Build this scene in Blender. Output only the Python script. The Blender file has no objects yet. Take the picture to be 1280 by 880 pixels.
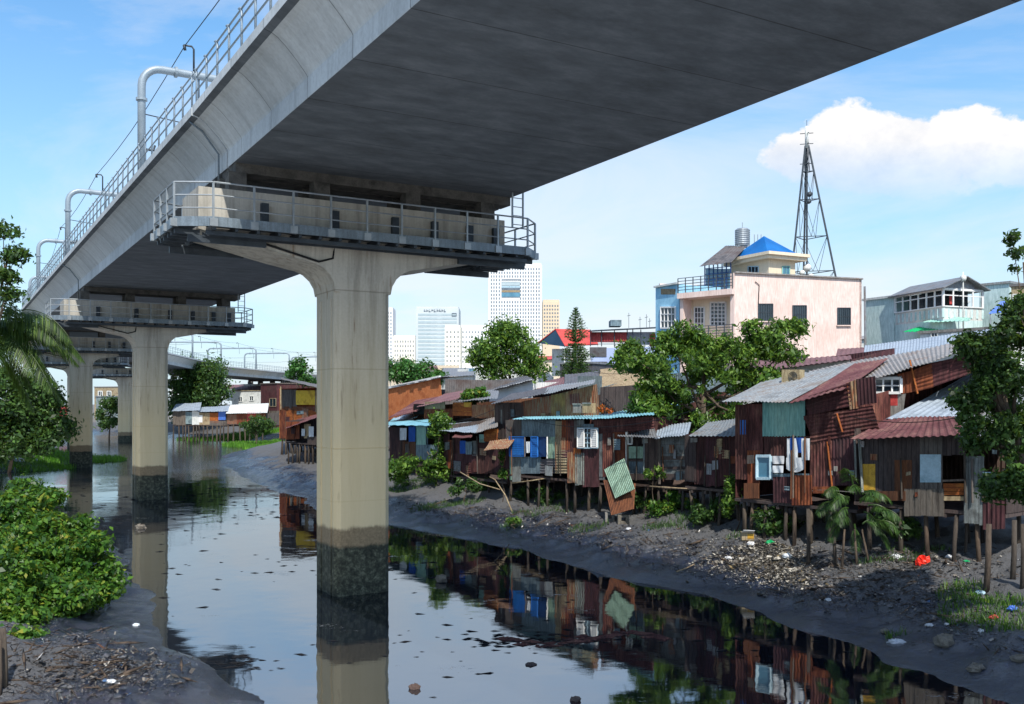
import bpy, math, random
import numpy as np
from mathutils import Vector, Matrix, noise as mnoise
random.seed(7); RNG = np.random.default_rng(7)
PI = math.pi
scene = bpy.context.scene
COL = scene.collection
F = 1200.0; HY = 505.0; CAMZ = 6.0          # focal length in photo pixels, horizon row, eye height

def V(*a): return Vector(a)
def at(px, py, Y):                           # a photo pixel at a real depth -> world point
    return V((px-640)/F*Y, Y, CAMZ+(HY-py)/F*Y)
def gx(px, Y): return (px-640)/F*Y
def lin(c):
    c = c.lstrip('#'); v = [int(c[i:i+2], 16)/255 for i in (0, 2, 4)]
    return tuple((x/12.92 if x <= .04045 else ((x+.055)/1.055)**2.4) for x in v)+(1,)

# ------------------------------------------------------------------ meshes
class MB:
    def __init__(s): s.v = []; s.f = []; s.smooth = False
    def add(s, vs, fs):
        n = len(s.v); s.v += [tuple(p) for p in vs]; s.f += [tuple(i+n for i in f) for f in fs]; return s
    def hexa(s, p):                          # 8 corners: bottom 4 ccw then top 4
        return s.add(p, [(3,2,1,0),(4,5,6,7),(0,1,5,4),(1,2,6,5),(2,3,7,6),(3,0,4,7)])
    def box(s, x0, x1, y0, y1, z0, z1):
        return s.hexa([(x0,y0,z0),(x1,y0,z0),(x1,y1,z0),(x0,y1,z0),(x0,y0,z1),(x1,y0,z1),(x1,y1,z1),(x0,y1,z1)])
    def slab(s, q, t):                       # quad (4 pts) given thickness along -normal
        q = [Vector(p) for p in q]; n = (q[2]-q[0]).cross(q[3]-q[1]).normalized()*t
        return s.hexa([p-n for p in q]+q)
    def bar(s, a, b, w, h=None):             # rectangular bar from a to b
        a = Vector(a); b = Vector(b); h = h or w; d = (b-a).normalized()
        up = V(0,0,1) if abs(d.z) < .9 else V(0,1,0)
        r = d.cross(up).normalized()*w/2; u = r.cross(d).normalized()*h/2
        return s.hexa([a-r-u, a+r-u, b+r-u, b-r-u, a-r+u, a+r+u, b+r+u, b-r+u])
    def tube(s, pts, r, n=8, r2=None, cap=True):
        pts = [Vector(p) for p in pts]; m = len(pts); rings = []; prev = None
        for i, p in enumerate(pts):
            d = (pts[min(i+1, m-1)]-pts[max(i-1, 0)]).normalized()
            if prev is None:
                up = V(0,0,1) if abs(d.z) < .9 else V(0,1,0); a = d.cross(up).normalized()
            else: a = (prev-d*prev.dot(d)).normalized()
            prev = a; b = d.cross(a); rr = r if r2 is None else r+(r2-r)*i/(m-1)
            rings.append([p+(a*math.cos(2*PI*k/n)+b*math.sin(2*PI*k/n))*rr for k in range(n)])
        vs = [q for R in rings for q in R]; fs = []
        for i in range(m-1):
            for k in range(n):
                k2 = (k+1) % n; fs.append((i*n+k, i*n+k2, (i+1)*n+k2, (i+1)*n+k))
        if cap: fs += [tuple(range(n-1, -1, -1)), tuple((m-1)*n+k for k in range(n))]
        return s.add(vs, fs)
    def lathe(s, c, prof, n=20):
        c = Vector(c); vs = []; fs = []
        for r, z in prof: vs += [c+V(r*math.cos(2*PI*k/n), r*math.sin(2*PI*k/n), z) for k in range(n)]
        for i in range(len(prof)-1):
            for k in range(n):
                k2 = (k+1) % n; fs.append((i*n+k, i*n+k2, (i+1)*n+k2, (i+1)*n+k))
        fs += [tuple(range(n-1, -1, -1)), tuple((len(prof)-1)*n+k for k in range(n))]
        return s.add(vs, fs)
    def prism(s, poly, y0, y1):              # polygon in (x,z) extruded along y
        n = len(poly); vs = [(x, y0, z) for x, z in poly]+[(x, y1, z) for x, z in poly]
        return s.add(vs, [tuple(range(n)), tuple(range(2*n-1, n-1, -1))]+[(i, i+n, (i+1) % n+n, (i+1) % n) for i in range(n)])
    def sheet(s, q, axis='u', pitch=.14, amp=.016, th=.012, sag=0, ragged=0):   # corrugated sheet on a quad, q = p00,p10,p11,p01
        q = [Vector(p) for p in q]
        if axis == 'v': q = [q[0], q[3], q[2], q[1]]
        L = ((q[1]-q[0]).length+(q[2]-q[3]).length)/2
        n = max(4, min(420, int(L/pitch*4))); m = 3
        nn = (q[2]-q[0]).cross(q[3]-q[1]).normalized()
        if axis == 'v': nn = -nn
        top = []; bot = []; w1 = random.uniform(-1, 1); w2 = random.uniform(0, 6); w3 = random.uniform(0, 6)
        rg = [random.uniform(-ragged, ragged) for _ in range(n//8+3)]
        for j in range(m+1):
            v = j/m
            for i in range(n+1):
                u = i/n
                vv = v + (rg[i//8] if j == 0 else 0)
                p = (q[0]*(1-u)+q[1]*u)*(1-vv)+(q[3]*(1-u)+q[2]*u)*vv
                o = math.sin(u*L/pitch*2*PI)*amp*(1+.3*w1*math.sin(u*7+w2)) - sag*math.sin(PI*v)+amp*1.6*(w1*math.sin(u*L*1.7+w2+v*2)*v+.6*w1*math.sin(u*L*4.1+w3)*(1-v))
                top.append(p+nn*(o)); bot.append(p+nn*(o-th))
        W = n+1; T = len(top); fs = []
        for j in range(m):
            for i in range(n):
                a = j*W+i; f = (a, a+1, a+W+1, a+W)
                if axis == 'v': f = f[::-1]
                fs.append(f); fs.append(tuple(T+k for k in f[::-1]))
        rim = [i for i in range(n)]+[j*W+n for j in range(m)]+[m*W+i for i in range(n, 0, -1)]+[j*W for j in range(m, 0, -1)]
        for k in range(len(rim)):
            a, b = rim[k], rim[(k+1) % len(rim)]; fs.append((a, T+a, T+b, b))
        return s.add(top+bot, fs)
    def boards(s, q, n, t=.03, gap=.012, jit=.02, axis='u', ragged=0):       # planks side by side on a quad
        q = [Vector(p) for p in q]
        if axis == 'v': q = [q[1], q[2], q[3], q[0]]
        L = (q[1]-q[0]).length; nn = (q[2]-q[0]).cross(q[3]-q[1]).normalized()
        g = gap/max(L, .01)
        for i in range(n):
            a = i/n+g/2; b = (i+1)/n-g/2; o = nn*random.uniform(0, jit)
            l0 = random.uniform(-ragged, ragged)
            def P(u, v): return (q[0]*(1-u)+q[1]*u)*(1-v)+(q[3]*(1-u)+q[2]*u)*v+o
            s.slab([P(a, l0), P(b, l0), P(b, 1), P(a, 1)], t)
        return s
    def build(s, name, mat, parent=None, loc=None):
        me = bpy.data.meshes.new(name)
        off = Vector(loc) if loc is not None else (parent_world(parent) if parent is not None else V(0,0,0))
        vs = np.array(s.v, dtype=np.float64).reshape(-1, 3)-np.array(off)
        me.from_pydata(vs.tolist(), [], s.f); me.update()
        finish(me, mat, off, s.smooth)
        o = bpy.data.objects.new(name, me); COL.objects.link(o)
        if parent is not None: o.parent = parent
        else: o.location = off
        return o

def finish(me, mat, off=(0,0,0), smooth=False, uv=True):
    if mat is not None: me.materials.append(mat)
    if uv:                                    # metric box UVs: u along the wall, v up
        nl = len(me.loops); npo = len(me.polygons)
        if nl:
            co = np.empty(len(me.vertices)*3); me.vertices.foreach_get('co', co); co = co.reshape(-1, 3)+np.array(off)
            li = np.empty(nl, dtype=np.int64); me.loops.foreach_get('vertex_index', li)
            no = np.empty(npo*3); me.polygons.foreach_get('normal', no); no = no.reshape(-1, 3)
            tot = np.empty(npo, dtype=np.int64); me.polygons.foreach_get('loop_total', tot)
            n = np.repeat(no, tot, axis=0); p = co[li]
            hl = np.hypot(n[:, 0], n[:, 1])+1e-9
            up = np.abs(n[:, 2]) > .85
            u = np.where(up, p[:, 0], (-n[:, 1]*p[:, 0]+n[:, 0]*p[:, 1])/hl)
            v = np.where(up, p[:, 1], p[:, 2])
            l = me.uv_layers.new(name='UVMap'); l.data.foreach_set('uv', np.stack([u, v], 1).ravel())
    if smooth: me.polygons.foreach_set('use_smooth', [True]*len(me.polygons))

LOCS = {}
def parent_world(p):
    w = V(0,0,0)
    while p is not None: w = w+p.location; p = p.parent
    return w
def tag(o, label, cat, group=None, kind=None):
    if label: o['label'] = label
    if cat: o['category'] = cat
    if group: o['group'] = group
    if kind: o['kind'] = kind
    return o
def thing(name, label, cat, loc=(0,0,0), group=None):
    o = bpy.data.objects.new(name, None); o.empty_display_size = .3; COL.objects.link(o); o.location = loc
    return tag(o, label, cat, group)
def dup(root, loc, rotz=None, label=None, parent=None):
    kids = list(root.children)
    c = root.copy(); COL.objects.link(c)
    if parent is not None: c.parent = parent
    if loc is not None: c.location = loc
    if rotz is not None: c.rotation_euler = (0, 0, rotz)
    if label: c['label'] = label
    for k in kids: dup(k, None, None, None, c)
    return c
def struct(o): o['kind'] = 'structure'; return o
def np_mesh(name, verts, quads, mat, loc=(0,0,0), parent=None, k=4, uv=False):
    verts = np.asarray(verts, dtype=np.float32)-np.array(loc, dtype=np.float32)
    me = bpy.data.meshes.new(name); nf = len(quads)
    me.vertices.add(len(verts)); me.vertices.foreach_set('co', verts.ravel())
    me.loops.add(nf*k); me.loops.foreach_set('vertex_index', np.asarray(quads, dtype=np.int32).ravel())
    me.polygons.add(nf); me.polygons.foreach_set('loop_start', np.arange(nf, dtype=np.int32)*k)
    me.update(calc_edges=True); me.validate(); finish(me, mat, (0,0,0), uv=uv)
    o = bpy.data.objects.new(name, me); COL.objects.link(o)
    if parent is not None: o.parent = parent; o.location = Vector(loc)-parent_world(parent)
    else: o.location = loc
    return o

# ------------------------------------------------------------------ materials
MATS = {}
class NT:
    def __init__(s, name):
        s.m = bpy.data.materials.new(name); s.m.use_nodes = True; s.t = s.m.node_tree; s.t.nodes.clear()
        s.out = s.n('ShaderNodeOutputMaterial'); s.b = s.n('ShaderNodeBsdfPrincipled'); s.l(s.b.outputs[0], s.out.inputs[0])
        s.tc = s.n('ShaderNodeTexCoord')
    def n(s, t, **kw):
        o = s.t.nodes.new(t)
        for k, v in kw.items(): setattr(o, k, v)
        return o
    def l(s, a, b): s.t.links.new(a, b)
    def noise(s, scale=1, coord='Object', stretch=(1,1,1), detail=6, rough=.6, src=None):
        mp = s.n('ShaderNodeMapping'); mp.inputs['Scale'].default_value = stretch
        s.l(src if src is not None else s.tc.outputs[coord], mp.inputs[0])
        t = s.n('ShaderNodeTexNoise'); t.inputs['Scale'].default_value = scale; t.inputs['Detail'].default_value = detail
        t.inputs['Roughness'].default_value = rough; s.l(mp.outputs[0], t.inputs['Vector']); return t.outputs['Fac']
    def ramp(s, fac, stops):
        r = s.n('ShaderNodeValToRGB'); e = r.color_ramp.elements
        while len(e) < len(stops): e.new(.5)
        for i, (p, c) in enumerate(stops): e[i].position = p; e[i].color = lin(c) if isinstance(c, str) else ((c, c, c, 1) if not isinstance(c, tuple) else c)
        s.l(fac, r.inputs[0]); return r.outputs[0]
    def mix(s, a, b, fac, mode='MIX'):
        m = s.n('ShaderNodeMix', data_type='RGBA', blend_type=mode)
        for sock, val in ((m.inputs[0], fac), (m.inputs[6], a), (m.inputs[7], b)):
            if hasattr(val, 'is_output'): s.l(val, sock)
            elif isinstance(val, str): sock.default_value = lin(val)
            else: sock.default_value = val
        return m.outputs[2]
    def bump(s, h, strength=.3, dist=.02, prev=None):
        b = s.n('ShaderNodeBump'); b.inputs['Strength'].default_value = strength; b.inputs['Distance'].default_value = dist
        s.l(h, b.inputs['Height'])
        if prev is not None: s.l(prev, b.inputs['Normal'])
        s.l(b.outputs[0], s.b.inputs['Normal']); return b.outputs[0]
    def set(s, **kw):
        for k, v in kw.items(): s.b.inputs[k.replace('_', ' ')].default_value = v
    def math(s, op, a, b=None, c=None, clamp=False):
        m = s.n('ShaderNodeMath', operation=op); m.use_clamp = clamp
        for i, x in enumerate((a, b, c)):
            if x is None: continue
            if hasattr(x, 'is_output'): s.l(x, m.inputs[i])
            else: m.inputs[i].default_value = x
        return m.outputs[0]
    def sep(s, src):
        x = s.n('ShaderNodeSeparateXYZ'); s.l(src, x.inputs[0]); return x.outputs

def surf(name, c, c2=None, c3=None, scale=1.5, stretch=(1,1,1), rough=.75, bump=.25, metal=0, lo=.35, hi=.65, fine=.25, coord='Object', spec=.3, streak=None):
    """two or three tones mixed by noise, fine grain and a little bump"""
    if name in MATS: return MATS[name]
    t = NT(name); c2 = c2 or c
    f = t.noise(scale, coord, stretch)
    col = t.ramp(f, [(lo, c), (hi, c2)] if c3 is None else [(lo, c), ((lo+hi)/2, c2), (hi, c3)])
    g = t.noise(scale*14, coord, stretch, 3)
    dark = t.ramp(g, [(.3, 1-fine), (.6, 1.0)])
    col = t.mix(col, dark, 1.0, 'MULTIPLY')
    if name in VARY:
        oi = t.n('ShaderNodeObjectInfo'); col = t.mix(col, t.ramp(oi.outputs['Random'], [(0, (.72, .70, .72, 1)), (.35, (.95, .93, .95, 1)), (.6, (1.15, 1.12, 1.05, 1)), (.8, (1.25, 1.05, .92, 1)), (1, (.85, .92, 1.0, 1))]), 1.0, 'MULTIPLY')
    if streak:                                 # (colour, amount): vertical runs of rust or dirt
        s = t.noise(4.5, coord, (3.0, 3.0, .35), 5)
        k = t.ramp(s, [(.5-streak[1]*.25, 0.0), (.62, 1.0)]); k = t.math('MULTIPLY', k, min(1, streak[1]*1.2))
        col = t.mix(col, streak[0], k)
    t.l(col, t.b.inputs['Base Color'])
    t.set(Roughness=rough, Metallic=metal); t.b.inputs['Specular IOR Level'].default_value = spec
    if bump: t.bump(g, bump, .02)
    MATS[name] = t.m; return t.m

VARY = {'rust_sheet', 'maroon_sheet', 'dark_rust_sheet', 'orange_rust_sheet', 'grey_weathered_wood', 'dark_weathered_wood', 'stilt_wood', 'grey_tin', 'grey_board', 'grey_blue_board', 'beige_board', 'dark_grey_tin', 'rust_streaked_tin', 'brown_plank_wood'}
M = {}
def mk():
    M['rust'] = surf('rust_sheet', '#53302f', '#764a47', '#966c5e', 1.5, (1,1,.6), .82, streak=('#2a1413', .7))
    M['maroon'] = surf('maroon_sheet', '#45292c', '#5c383c', '#54403f', 1.3, (1,1,.5), .75, streak=('#251417', .6))
    M['darkrust'] = surf('dark_rust_sheet', '#3d2526', '#5a3835', '#6e4e46', 1.4, (1,1,.4), .85, streak=('#140d10', .6))
    M['orangerust'] = surf('orange_rust_sheet', '#5e2e1e', '#9a5a38', '#6e3a2b', 1.6, (1,1,.6), .85, streak=('#46211a', .6))
    M['redroof'] = surf('weathered_red_roof', '#5a3436', '#6c4446', '#836059', 1.2, rough=.8, streak=('#3d2426', .4))
    M['mroof'] = surf('purple_brown_roof', '#5e4044', '#7a5a5c', '#685055', 1.0, rough=.8)
    M['orangewall'] = surf('orange_painted_blocks', '#bd6c3c', '#cd8050', '#ab6038', 1.2, rough=.9, streak=('#8c4420', .3))
    M['capdark'] = surf('shaded_old_concrete', '#4c4b48', '#605e5a', '#403f3d', 1.5, rough=.9)  # concrete tone darkened to hold the shade in the gap under the deck
    M['tin'] = surf('grey_tin', '#7c8489', '#9aa3a8', '#8a8580', 1.2, rough=.5, metal=.25, streak=('#6a5a50', .35))
    M['tinlight'] = surf('light_blue_tin', '#8f9ba8', '#a6b3bf', '#87939e', 1.0, rough=.5, metal=.15)
    M['tindark'] = surf('dark_grey_tin', '#4a4d52', '#6a6b6e', '#595252', 1.0, rough=.6, metal=.2)
    M['tinstreak'] = surf('rust_streaked_tin', '#9a9684', '#8a8a78', '#a89f80', 1.3, rough=.7, metal=.1, streak=('#7a3a20', .8))
    M['ochretin'] = surf('ochre_stained_tin', '#a08a54', '#8d7a50', '#77684e', 1.3, rough=.75, streak=('#6e3a1e', .5))
    M['teal'] = surf('faded_teal_sheet', '#76ada6', '#93c2b6', '#a6ccb8', .8, (1,1,.3), rough=.6, streak=('#3c6c6c', .3))
    M['mint'] = surf('faded_mint_board', '#7f9f8d', '#9dbba6', '#6f8a7a', 1.5, rough=.75, streak=('#59664e', .4))
    M['skyroof'] = surf('turquoise_roof_sheet', '#74aebc', '#8ec4d2', '#5f94a4', .9, rough=.5)
    M['wood'] = surf('grey_weathered_wood', '#56524e', '#6e6862', '#48433f', 1.6, (2,2,.3), .9, fine=.4)
    M['wooddark'] = surf('dark_weathered_wood', '#3b3535', '#574d4a', '#453e3d', 1.6, (2,2,.3), .9, fine=.4)
    M['woodbrown'] = surf('brown_plank_wood', '#54382a', '#6d4a35', '#42302a', 1.6, (2,2,.3), .9, fine=.35)
    M['woodorange'] = surf('orange_plank_wood', '#a8602c', '#8a4b26', '#b87238', 1.5, (1,1,2), .85, fine=.3)
    M['post'] = surf('stilt_wood', '#37322e', '#544d45', '#231f1e', 2.0, (2,2,.3), .95, fine=.4)  # wood tone darkened to stand in for the shadow under the shack floors
    M['blue'] = surf('blue_paint', '#1c5fb4', '#2f7acb', scale=2, rough=.55, streak=('#174a86', .3))
    M['navy'] = surf('navy_paint', '#16335f', '#1d4379', scale=2, rough=.6)
    M['greyblue'] = surf('grey_blue_board', '#6d8592', '#869da5', '#60727c', 1.3, rough=.8, streak=('#3d474d', .5))
    M['greyboard'] = surf('grey_board', '#7a8382', '#929a97', '#666a68', 1.6, rough=.85, streak=('#3f3f3d', .5))
    M['beige'] = surf('beige_board', '#9a8f74', '#b0a587', '#85765c', 1.6, rough=.85, streak=('#5b4534', .5))
    M['white'] = surf('dirty_white_paint', '#c9ccc8', '#dadcd8', '#b9bdb8', 1.2, rough=.7, fine=.12, streak=('#8f9390', .25))
    M['cleanwhite'] = surf('white_paint', '#d8dad9', '#e4e4e2', scale=1, rough=.6, fine=.06)
    M['paleblue'] = surf('pale_blue_panel', '#9dbccb', '#b3cedb', '#8aa9b8', 1.5, rough=.6, fine=.15)
    M['yellow'] = surf('yellow_paint', '#c79a30', '#d8ac40', '#a97f28', 1.8, rough=.6, streak=('#7d5c20', .3))
    M['tarpyellow'] = surf('yellow_tarp', '#d8b21c', '#e6c535', '#b88f14', 1.2, rough=.5)
    M['redpaint'] = surf('red_paint', '#b0393a', '#c24c48', '#96302f', 1.3, rough=.6, streak=('#7a2a2a', .3))
    M['concrete'] = surf('old_concrete', '#85837e', '#9b9892', '#6e6c68', 1.0, rough=.9, streak=('#4a4947', .5))
    M['steel'] = surf('galvanised_steel', '#8f979c', '#a3abb0', scale=3, rough=.45, metal=.55, bump=.05, fine=.1)
    M['steeldark'] = surf('dark_steel', '#3a4148', '#4b535a', scale=3, rough=.5, metal=.4, bump=.05)
    M['platesteel'] = surf('grey_steel_plate', '#6d7a83', '#82909a', scale=2, rough=.5, metal=.35, bump=.05, streak=('#4b5258', .3))
    M['catenary'] = surf('painted_grey_tube', '#8b99a3', '#9ba8b1', scale=2, rough=.45, metal=.2, bump=.05)
    M['dark'] = surf('dark_interior', '#0c0d10', '#16171b', scale=2, rough=.95, fine=.3)
    M['pink'] = surf('peach_pink_render', '#e0c8bd', '#e8d3ca', '#dac1b6', .25, rough=.9, bump=.1, fine=.06, streak=('#b79c90', .38))
    M['cream'] = surf('cream_render', '#dccbb0', '#e6d8c0', scale=.4, rough=.9, bump=.1, fine=.06, streak=('#b7a68e', .2))
    M['bluewall'] = surf('sky_blue_render', '#8cc4e0', '#9fd0e8', '#80b6d4', .4, rough=.85, bump=.1, fine=.08, streak=('#5787a2', .25))
    M['tealwall'] = surf('pale_teal_render', '#c2dbda', '#d0e5e3', '#b5cfce', .4, rough=.9, bump=.1, fine=.08, streak=('#6f9292', .35))
    M['lilacwall'] = surf('pale_lilac_render', '#a9b9de', '#b7c6e6', scale=.4, rough=.85, bump=.1, fine=.05)
    M['blueroof'] = surf('blue_metal_roof', '#0f5a9c', '#1668ad', scale=.8, rough=.5, fine=.1)
    M['redtile'] = surf('red_metal_roof', '#b8403b', '#c64e47', '#a43a38', .6, rough=.6, fine=.12)
    M['glass'] = surf('dark_window_glass', '#1c2831', '#27353f', scale=.6, rough=.12, bump=0, fine=.05, spec=.8)
    M['glassblue'] = surf('blue_window_glass', '#44748c', '#5d8ea5', scale=.3, rough=.15, bump=0, fine=.05, spec=.8)
    M['cloth_white'] = surf('white_cloth', '#c7ced4', '#dde2e6', scale=4, rough=.95, fine=.1)
    M['cloth_blue'] = surf('blue_cloth', '#234e9c', '#2d5fb3', scale=4, rough=.95, fine=.1)
    M['plastic_red'] = surf('red_plastic', '#d8281c', '#e63c26', scale=5, rough=.35, fine=.1)
    M['plastic_white'] = surf('white_plastic', '#b9bcc0', '#d4d6d8', scale=5, rough=.4, fine=.1)
    M['plastic_green'] = surf('green_plastic', '#12945a', '#1eab68', scale=5, rough=.4, fine=.1)
    M['plastic_blue'] = surf('blue_plastic', '#3d63b4', '#5078c4', scale=5, rough=.4, fine=.1)
    M['stone'] = surf('grey_stone', '#67625a', '#7d776c', '#544f49', 2.5, rough=.9, bump=.6, fine=.4)
    M['bark'] = surf('tree_bark', '#4d4237', '#62564a', '#383029', 3, (2,2,.5), .95, bump=.6, fine=.4)
    M['towerwhite'] = surf('white_tower_cladding', '#d9dcdd', '#e2e4e4', scale=.05, rough=.7, bump=0, fine=.03)
    M['towercream'] = surf('cream_tower_render', '#e2dccb', '#eae6d9', scale=.05, rough=.8, bump=0, fine=.04)
    M['towergrey'] = surf('pale_grey_cladding', '#b9c3c6', '#c8d0d2', scale=.05, rough=.6, bump=0, fine=.04)
    M['towertan'] = surf('tan_tower_render', '#cdb99d', '#d8c6ac', scale=.05, rough=.8, bump=0, fine=.05)
    M['farwin'] = surf('far_window', '#5f6c78', '#74808a', scale=.2, rough=.3, bump=0, fine=.05)
    M['farglass'] = surf('far_curtain_glass', '#9aacb2', '#b3c1c5', scale=.08, rough=.2, bump=0, fine=.05)
    M['rubber'] = surf('black_cable', '#15171a', scale=3, rough=.6, bump=0)
mk()

def foliage_mat(name, c1, c2, c3, trans=.35, accent=None):
    t = NT(name)
    g = t.n('ShaderNodeNewGeometry')
    f = t.noise(.9, 'Object', detail=2)
    r = t.math('ADD', t.math('MULTIPLY', g.outputs['Random Per Island'], .65), t.math('MULTIPLY', f, .45))
    st = [(.2, c1), (.55, c2), (.9, c3)]
    if accent: st = [(.2, c1), (.5, c2), (.8, c3), (.97, accent)]
    col = t.ramp(r, st)
    t.l(col, t.b.inputs['Base Color']); t.set(Roughness=.45); t.b.inputs['Specular IOR Level'].default_value = .35
    tr = t.n('ShaderNodeBsdfTranslucent'); bright = t.mix(col, '#a8c840', .35); t.l(bright, tr.inputs[0])
    mx = t.n('ShaderNodeMixShader'); mx.inputs[0].default_value = trans
    t.l(t.b.outputs[0], mx.inputs[1]); t.l(tr.outputs[0], mx.inputs[2]); t.l(mx.outputs[0], t.out.inputs[0])
    return t.m
M['leaf'] = foliage_mat('green_leaves', '#233e1b', '#416424', '#7d9e42')
M['leafdark'] = foliage_mat('dark_green_leaves', '#1a2f1b', '#2f4c24', '#557638', .28)
M['leafbright'] = foliage_mat('bright_green_leaves', '#1b3a14', '#31591d', '#5d8430', .32, '#9c9030')
M['leaffar'] = foliage_mat('far_green_leaves', '#22441f', '#33602a', '#4a7c36', .25)
M['palm'] = foliage_mat('palm_leaflets', '#1c3018', '#2f4a20', '#5d7434', .3)
M['grass'] = foliage_mat('grass_blades', '#2f5a18', '#4a8022', '#6f9f30', .35)

# ------------------------------------------------------------------ foliage
def leaves(clumps, n, size, up=.3, fold=.25, droop=0.0, asp=.5):
    """clumps: list of (x,y,z,r); leaf quads spread over the clumps' volume, denser towards the outside"""
    C = np.array(clumps, dtype=float); w = C[:, 3]**2; idx = RNG.choice(len(C), n, p=w/w.sum())
    d = RNG.normal(size=(n, 3)); d /= np.linalg.norm(d, axis=1)[:, None]
    rr = C[idx, 3]*RNG.uniform(.25, 1, n)**.5*(1+.30*RNG.normal(size=n))
    P = C[idx, :3]+d*rr[:, None]*np.array([1, 1, .8])
    nrm = d*.7+RNG.normal(size=(n, 3))*.6+np.array([0, 0, up]); nrm /= np.linalg.norm(nrm, axis=1)[:, None]
    t = np.cross(nrm, RNG.normal(size=(n, 3))); t /= np.linalg.norm(t, axis=1)[:, None]
    t[:, 2] -= droop; t /= np.linalg.norm(t, axis=1)[:, None]
    b = np.cross(nrm, t)
    s = size*(RNG.uniform(.45, 1.1, n)+RNG.exponential(.22, n))[:, None]
    a0 = P-t*s*.5; a1 = P+b*s*asp*.5+nrm*s*fold*.3; a2 = P+t*s*.55-nrm*s*.1; a3 = P-b*s*asp*.5+nrm*s*fold*.3
    vs = np.stack([a0, a1, a2, a3], 1).reshape(-1, 3)
    return vs, np.arange(4*n).reshape(-1, 4)
def crown_clumps(c, rx, ry, rz, n, r, hollow=.35, flat=-1.0):
    out = []
    for _ in range(n*4):
        d = V(random.gauss(0, 1), random.gauss(0, 1), random.gauss(0, 1)).normalized()
        k = random.uniform(hollow, 1)**.6
        if d.z < flat: continue
        out.append((c[0]+d.x*rx*k, c[1]+d.y*ry*k, c[2]+d.z*rz*k, r*random.uniform(.4, 1.5)))
        if len(out) >= n: break
    return out
def tree(name, label, cat, base, crown, clumps, n, size, mat, trunk_r=.2, group=None, limbs=7, **kw):
    """tapered trunk with limbs reaching into the clumps, leaf-sized faces for the crown"""
    t = thing(name, label, cat, base, group)
    base = Vector(base); crown = Vector(crown)
    mb = MB(); mb.smooth = True
    mid = base.lerp(crown, .55)+V(random.uniform(-.3, .3), random.uniform(-.3, .3), 0)
    mb.tube([base-V(0,0,.3), base.lerp(mid, .5)+V(random.uniform(-.15,.15), 0, 0), mid, crown], trunk_r, 8, trunk_r*.35)
    mb.build('trunk', M['bark'], t)
    lb = MB(); lb.smooth = True
    pick = sorted(clumps, key=lambda q: random.random())[:limbs]
    for q in pick:
        e = V(*q[:3]); s = mid.lerp(crown, random.uniform(0, .7))
        m = s.lerp(e, .5)+V(0, 0, -(e-s).length*.08)+V(random.uniform(-.2,.2), random.uniform(-.2,.2), 0)
        lb.tube([s, m, e], trunk_r*.4, 6, trunk_r*.08)
    lb.build('branches', M['bark'], t)
    vs, fs = leaves(clumps, n, size, **kw)
    np_mesh('crown', vs, fs, mat, loc=tuple(crown), parent=t)
    return t
# ------------------------------------------------------------------ camera, sky, sun
cam = bpy.data.objects.new('camera', bpy.data.cameras.new('camera')); COL.objects.link(cam)
cam.location = (0, 0, CAMZ); cam.rotation_euler = (PI/2, 0, 0)
cam.data.sensor_width = 36; cam.data.lens = F/1280*36; cam.data.shift_y = (HY-440)/1280
cam.data.clip_end = 20000; cam.data.clip_start = .1
scene.camera = cam
SUN_EL, SUN_H = math.radians(52), V(.2, -.98, 0).normalized()     # direction towards the sun, behind the viewer
sd = V(SUN_H.x*math.cos(SUN_EL), SUN_H.y*math.cos(SUN_EL), math.sin(SUN_EL))
sl = bpy.data.lights.new('sun', 'SUN'); sl.energy = 3.8; sl.angle = math.radians(.53); sl.color = (1, .945, .86)
so = bpy.data.objects.new('sun', sl); COL.objects.link(so); so.rotation_euler = sd.to_track_quat('Z', 'Y').to_euler(); so.location = (0, -20, 60)

w = bpy.data.worlds.new('World'); scene.world = w; w.use_nodes = True; nt = w.node_tree; nt.nodes.clear()
def N(t, **kw):
    o = nt.nodes.new(t)
    for k, v in kw.items(): setattr(o, k, v)
    return o
L = nt.links.new
def mth(op, a, b=None, clamp=False):
    m = N('ShaderNodeMath', operation=op); m.use_clamp = clamp
    for i, x in enumerate((a, b)):
        if x is None: continue
        if hasattr(x, 'is_output'): L(x, m.inputs[i])
        else: m.inputs[i].default_value = x
    return m.outputs[0]
sky = N('ShaderNodeTexSky'); sky.sky_type = 'NISHITA'; sky.sun_disc = False
sky.sun_elevation = SUN_EL; sky.sun_rotation = math.atan2(SUN_H.x, SUN_H.y)
sky.air_density = 1.0; sky.dust_density = .6; sky.ozone_density = 1.6; sky.altitude = 0
hs = N('ShaderNodeHueSaturation'); hs.inputs['Saturation'].default_value = 1.3; hs.inputs['Hue'].default_value = .496; L(sky.outputs[0], hs.inputs['Color'])
tc = N('ShaderNodeTexCoord'); sx = N('ShaderNodeSeparateXYZ'); L(tc.outputs['Generated'], sx.inputs[0])
def wnoise(scale, stretch, detail=8, rough=.6, dist=0.0, loc=(0,0,0)):
    mp = N('ShaderNodeMapping'); mp.inputs['Scale'].default_value = stretch; mp.inputs['Location'].default_value = loc; L(tc.outputs['Generated'], mp.inputs[0])
    n = N('ShaderNodeTexNoise'); n.inputs['Scale'].default_value = scale; n.inputs['Detail'].default_value = detail
    n.inputs['Roughness'].default_value = rough; n.inputs['Distortion'].default_value = dist; L(mp.outputs[0], n.inputs['Vector']); return n.outputs['Fac']
def ramp(f, stops):
    r = N('ShaderNodeValToRGB'); e = r.color_ramp.elements
    while len(e) < len(stops): e.new(.5)
    for i, (p, c) in enumerate(stops): e[i].position = p; e[i].color = (c, c, c, 1) if not isinstance(c, tuple) else c
    L(f, r.inputs[0]); return r.outputs[0]
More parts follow.
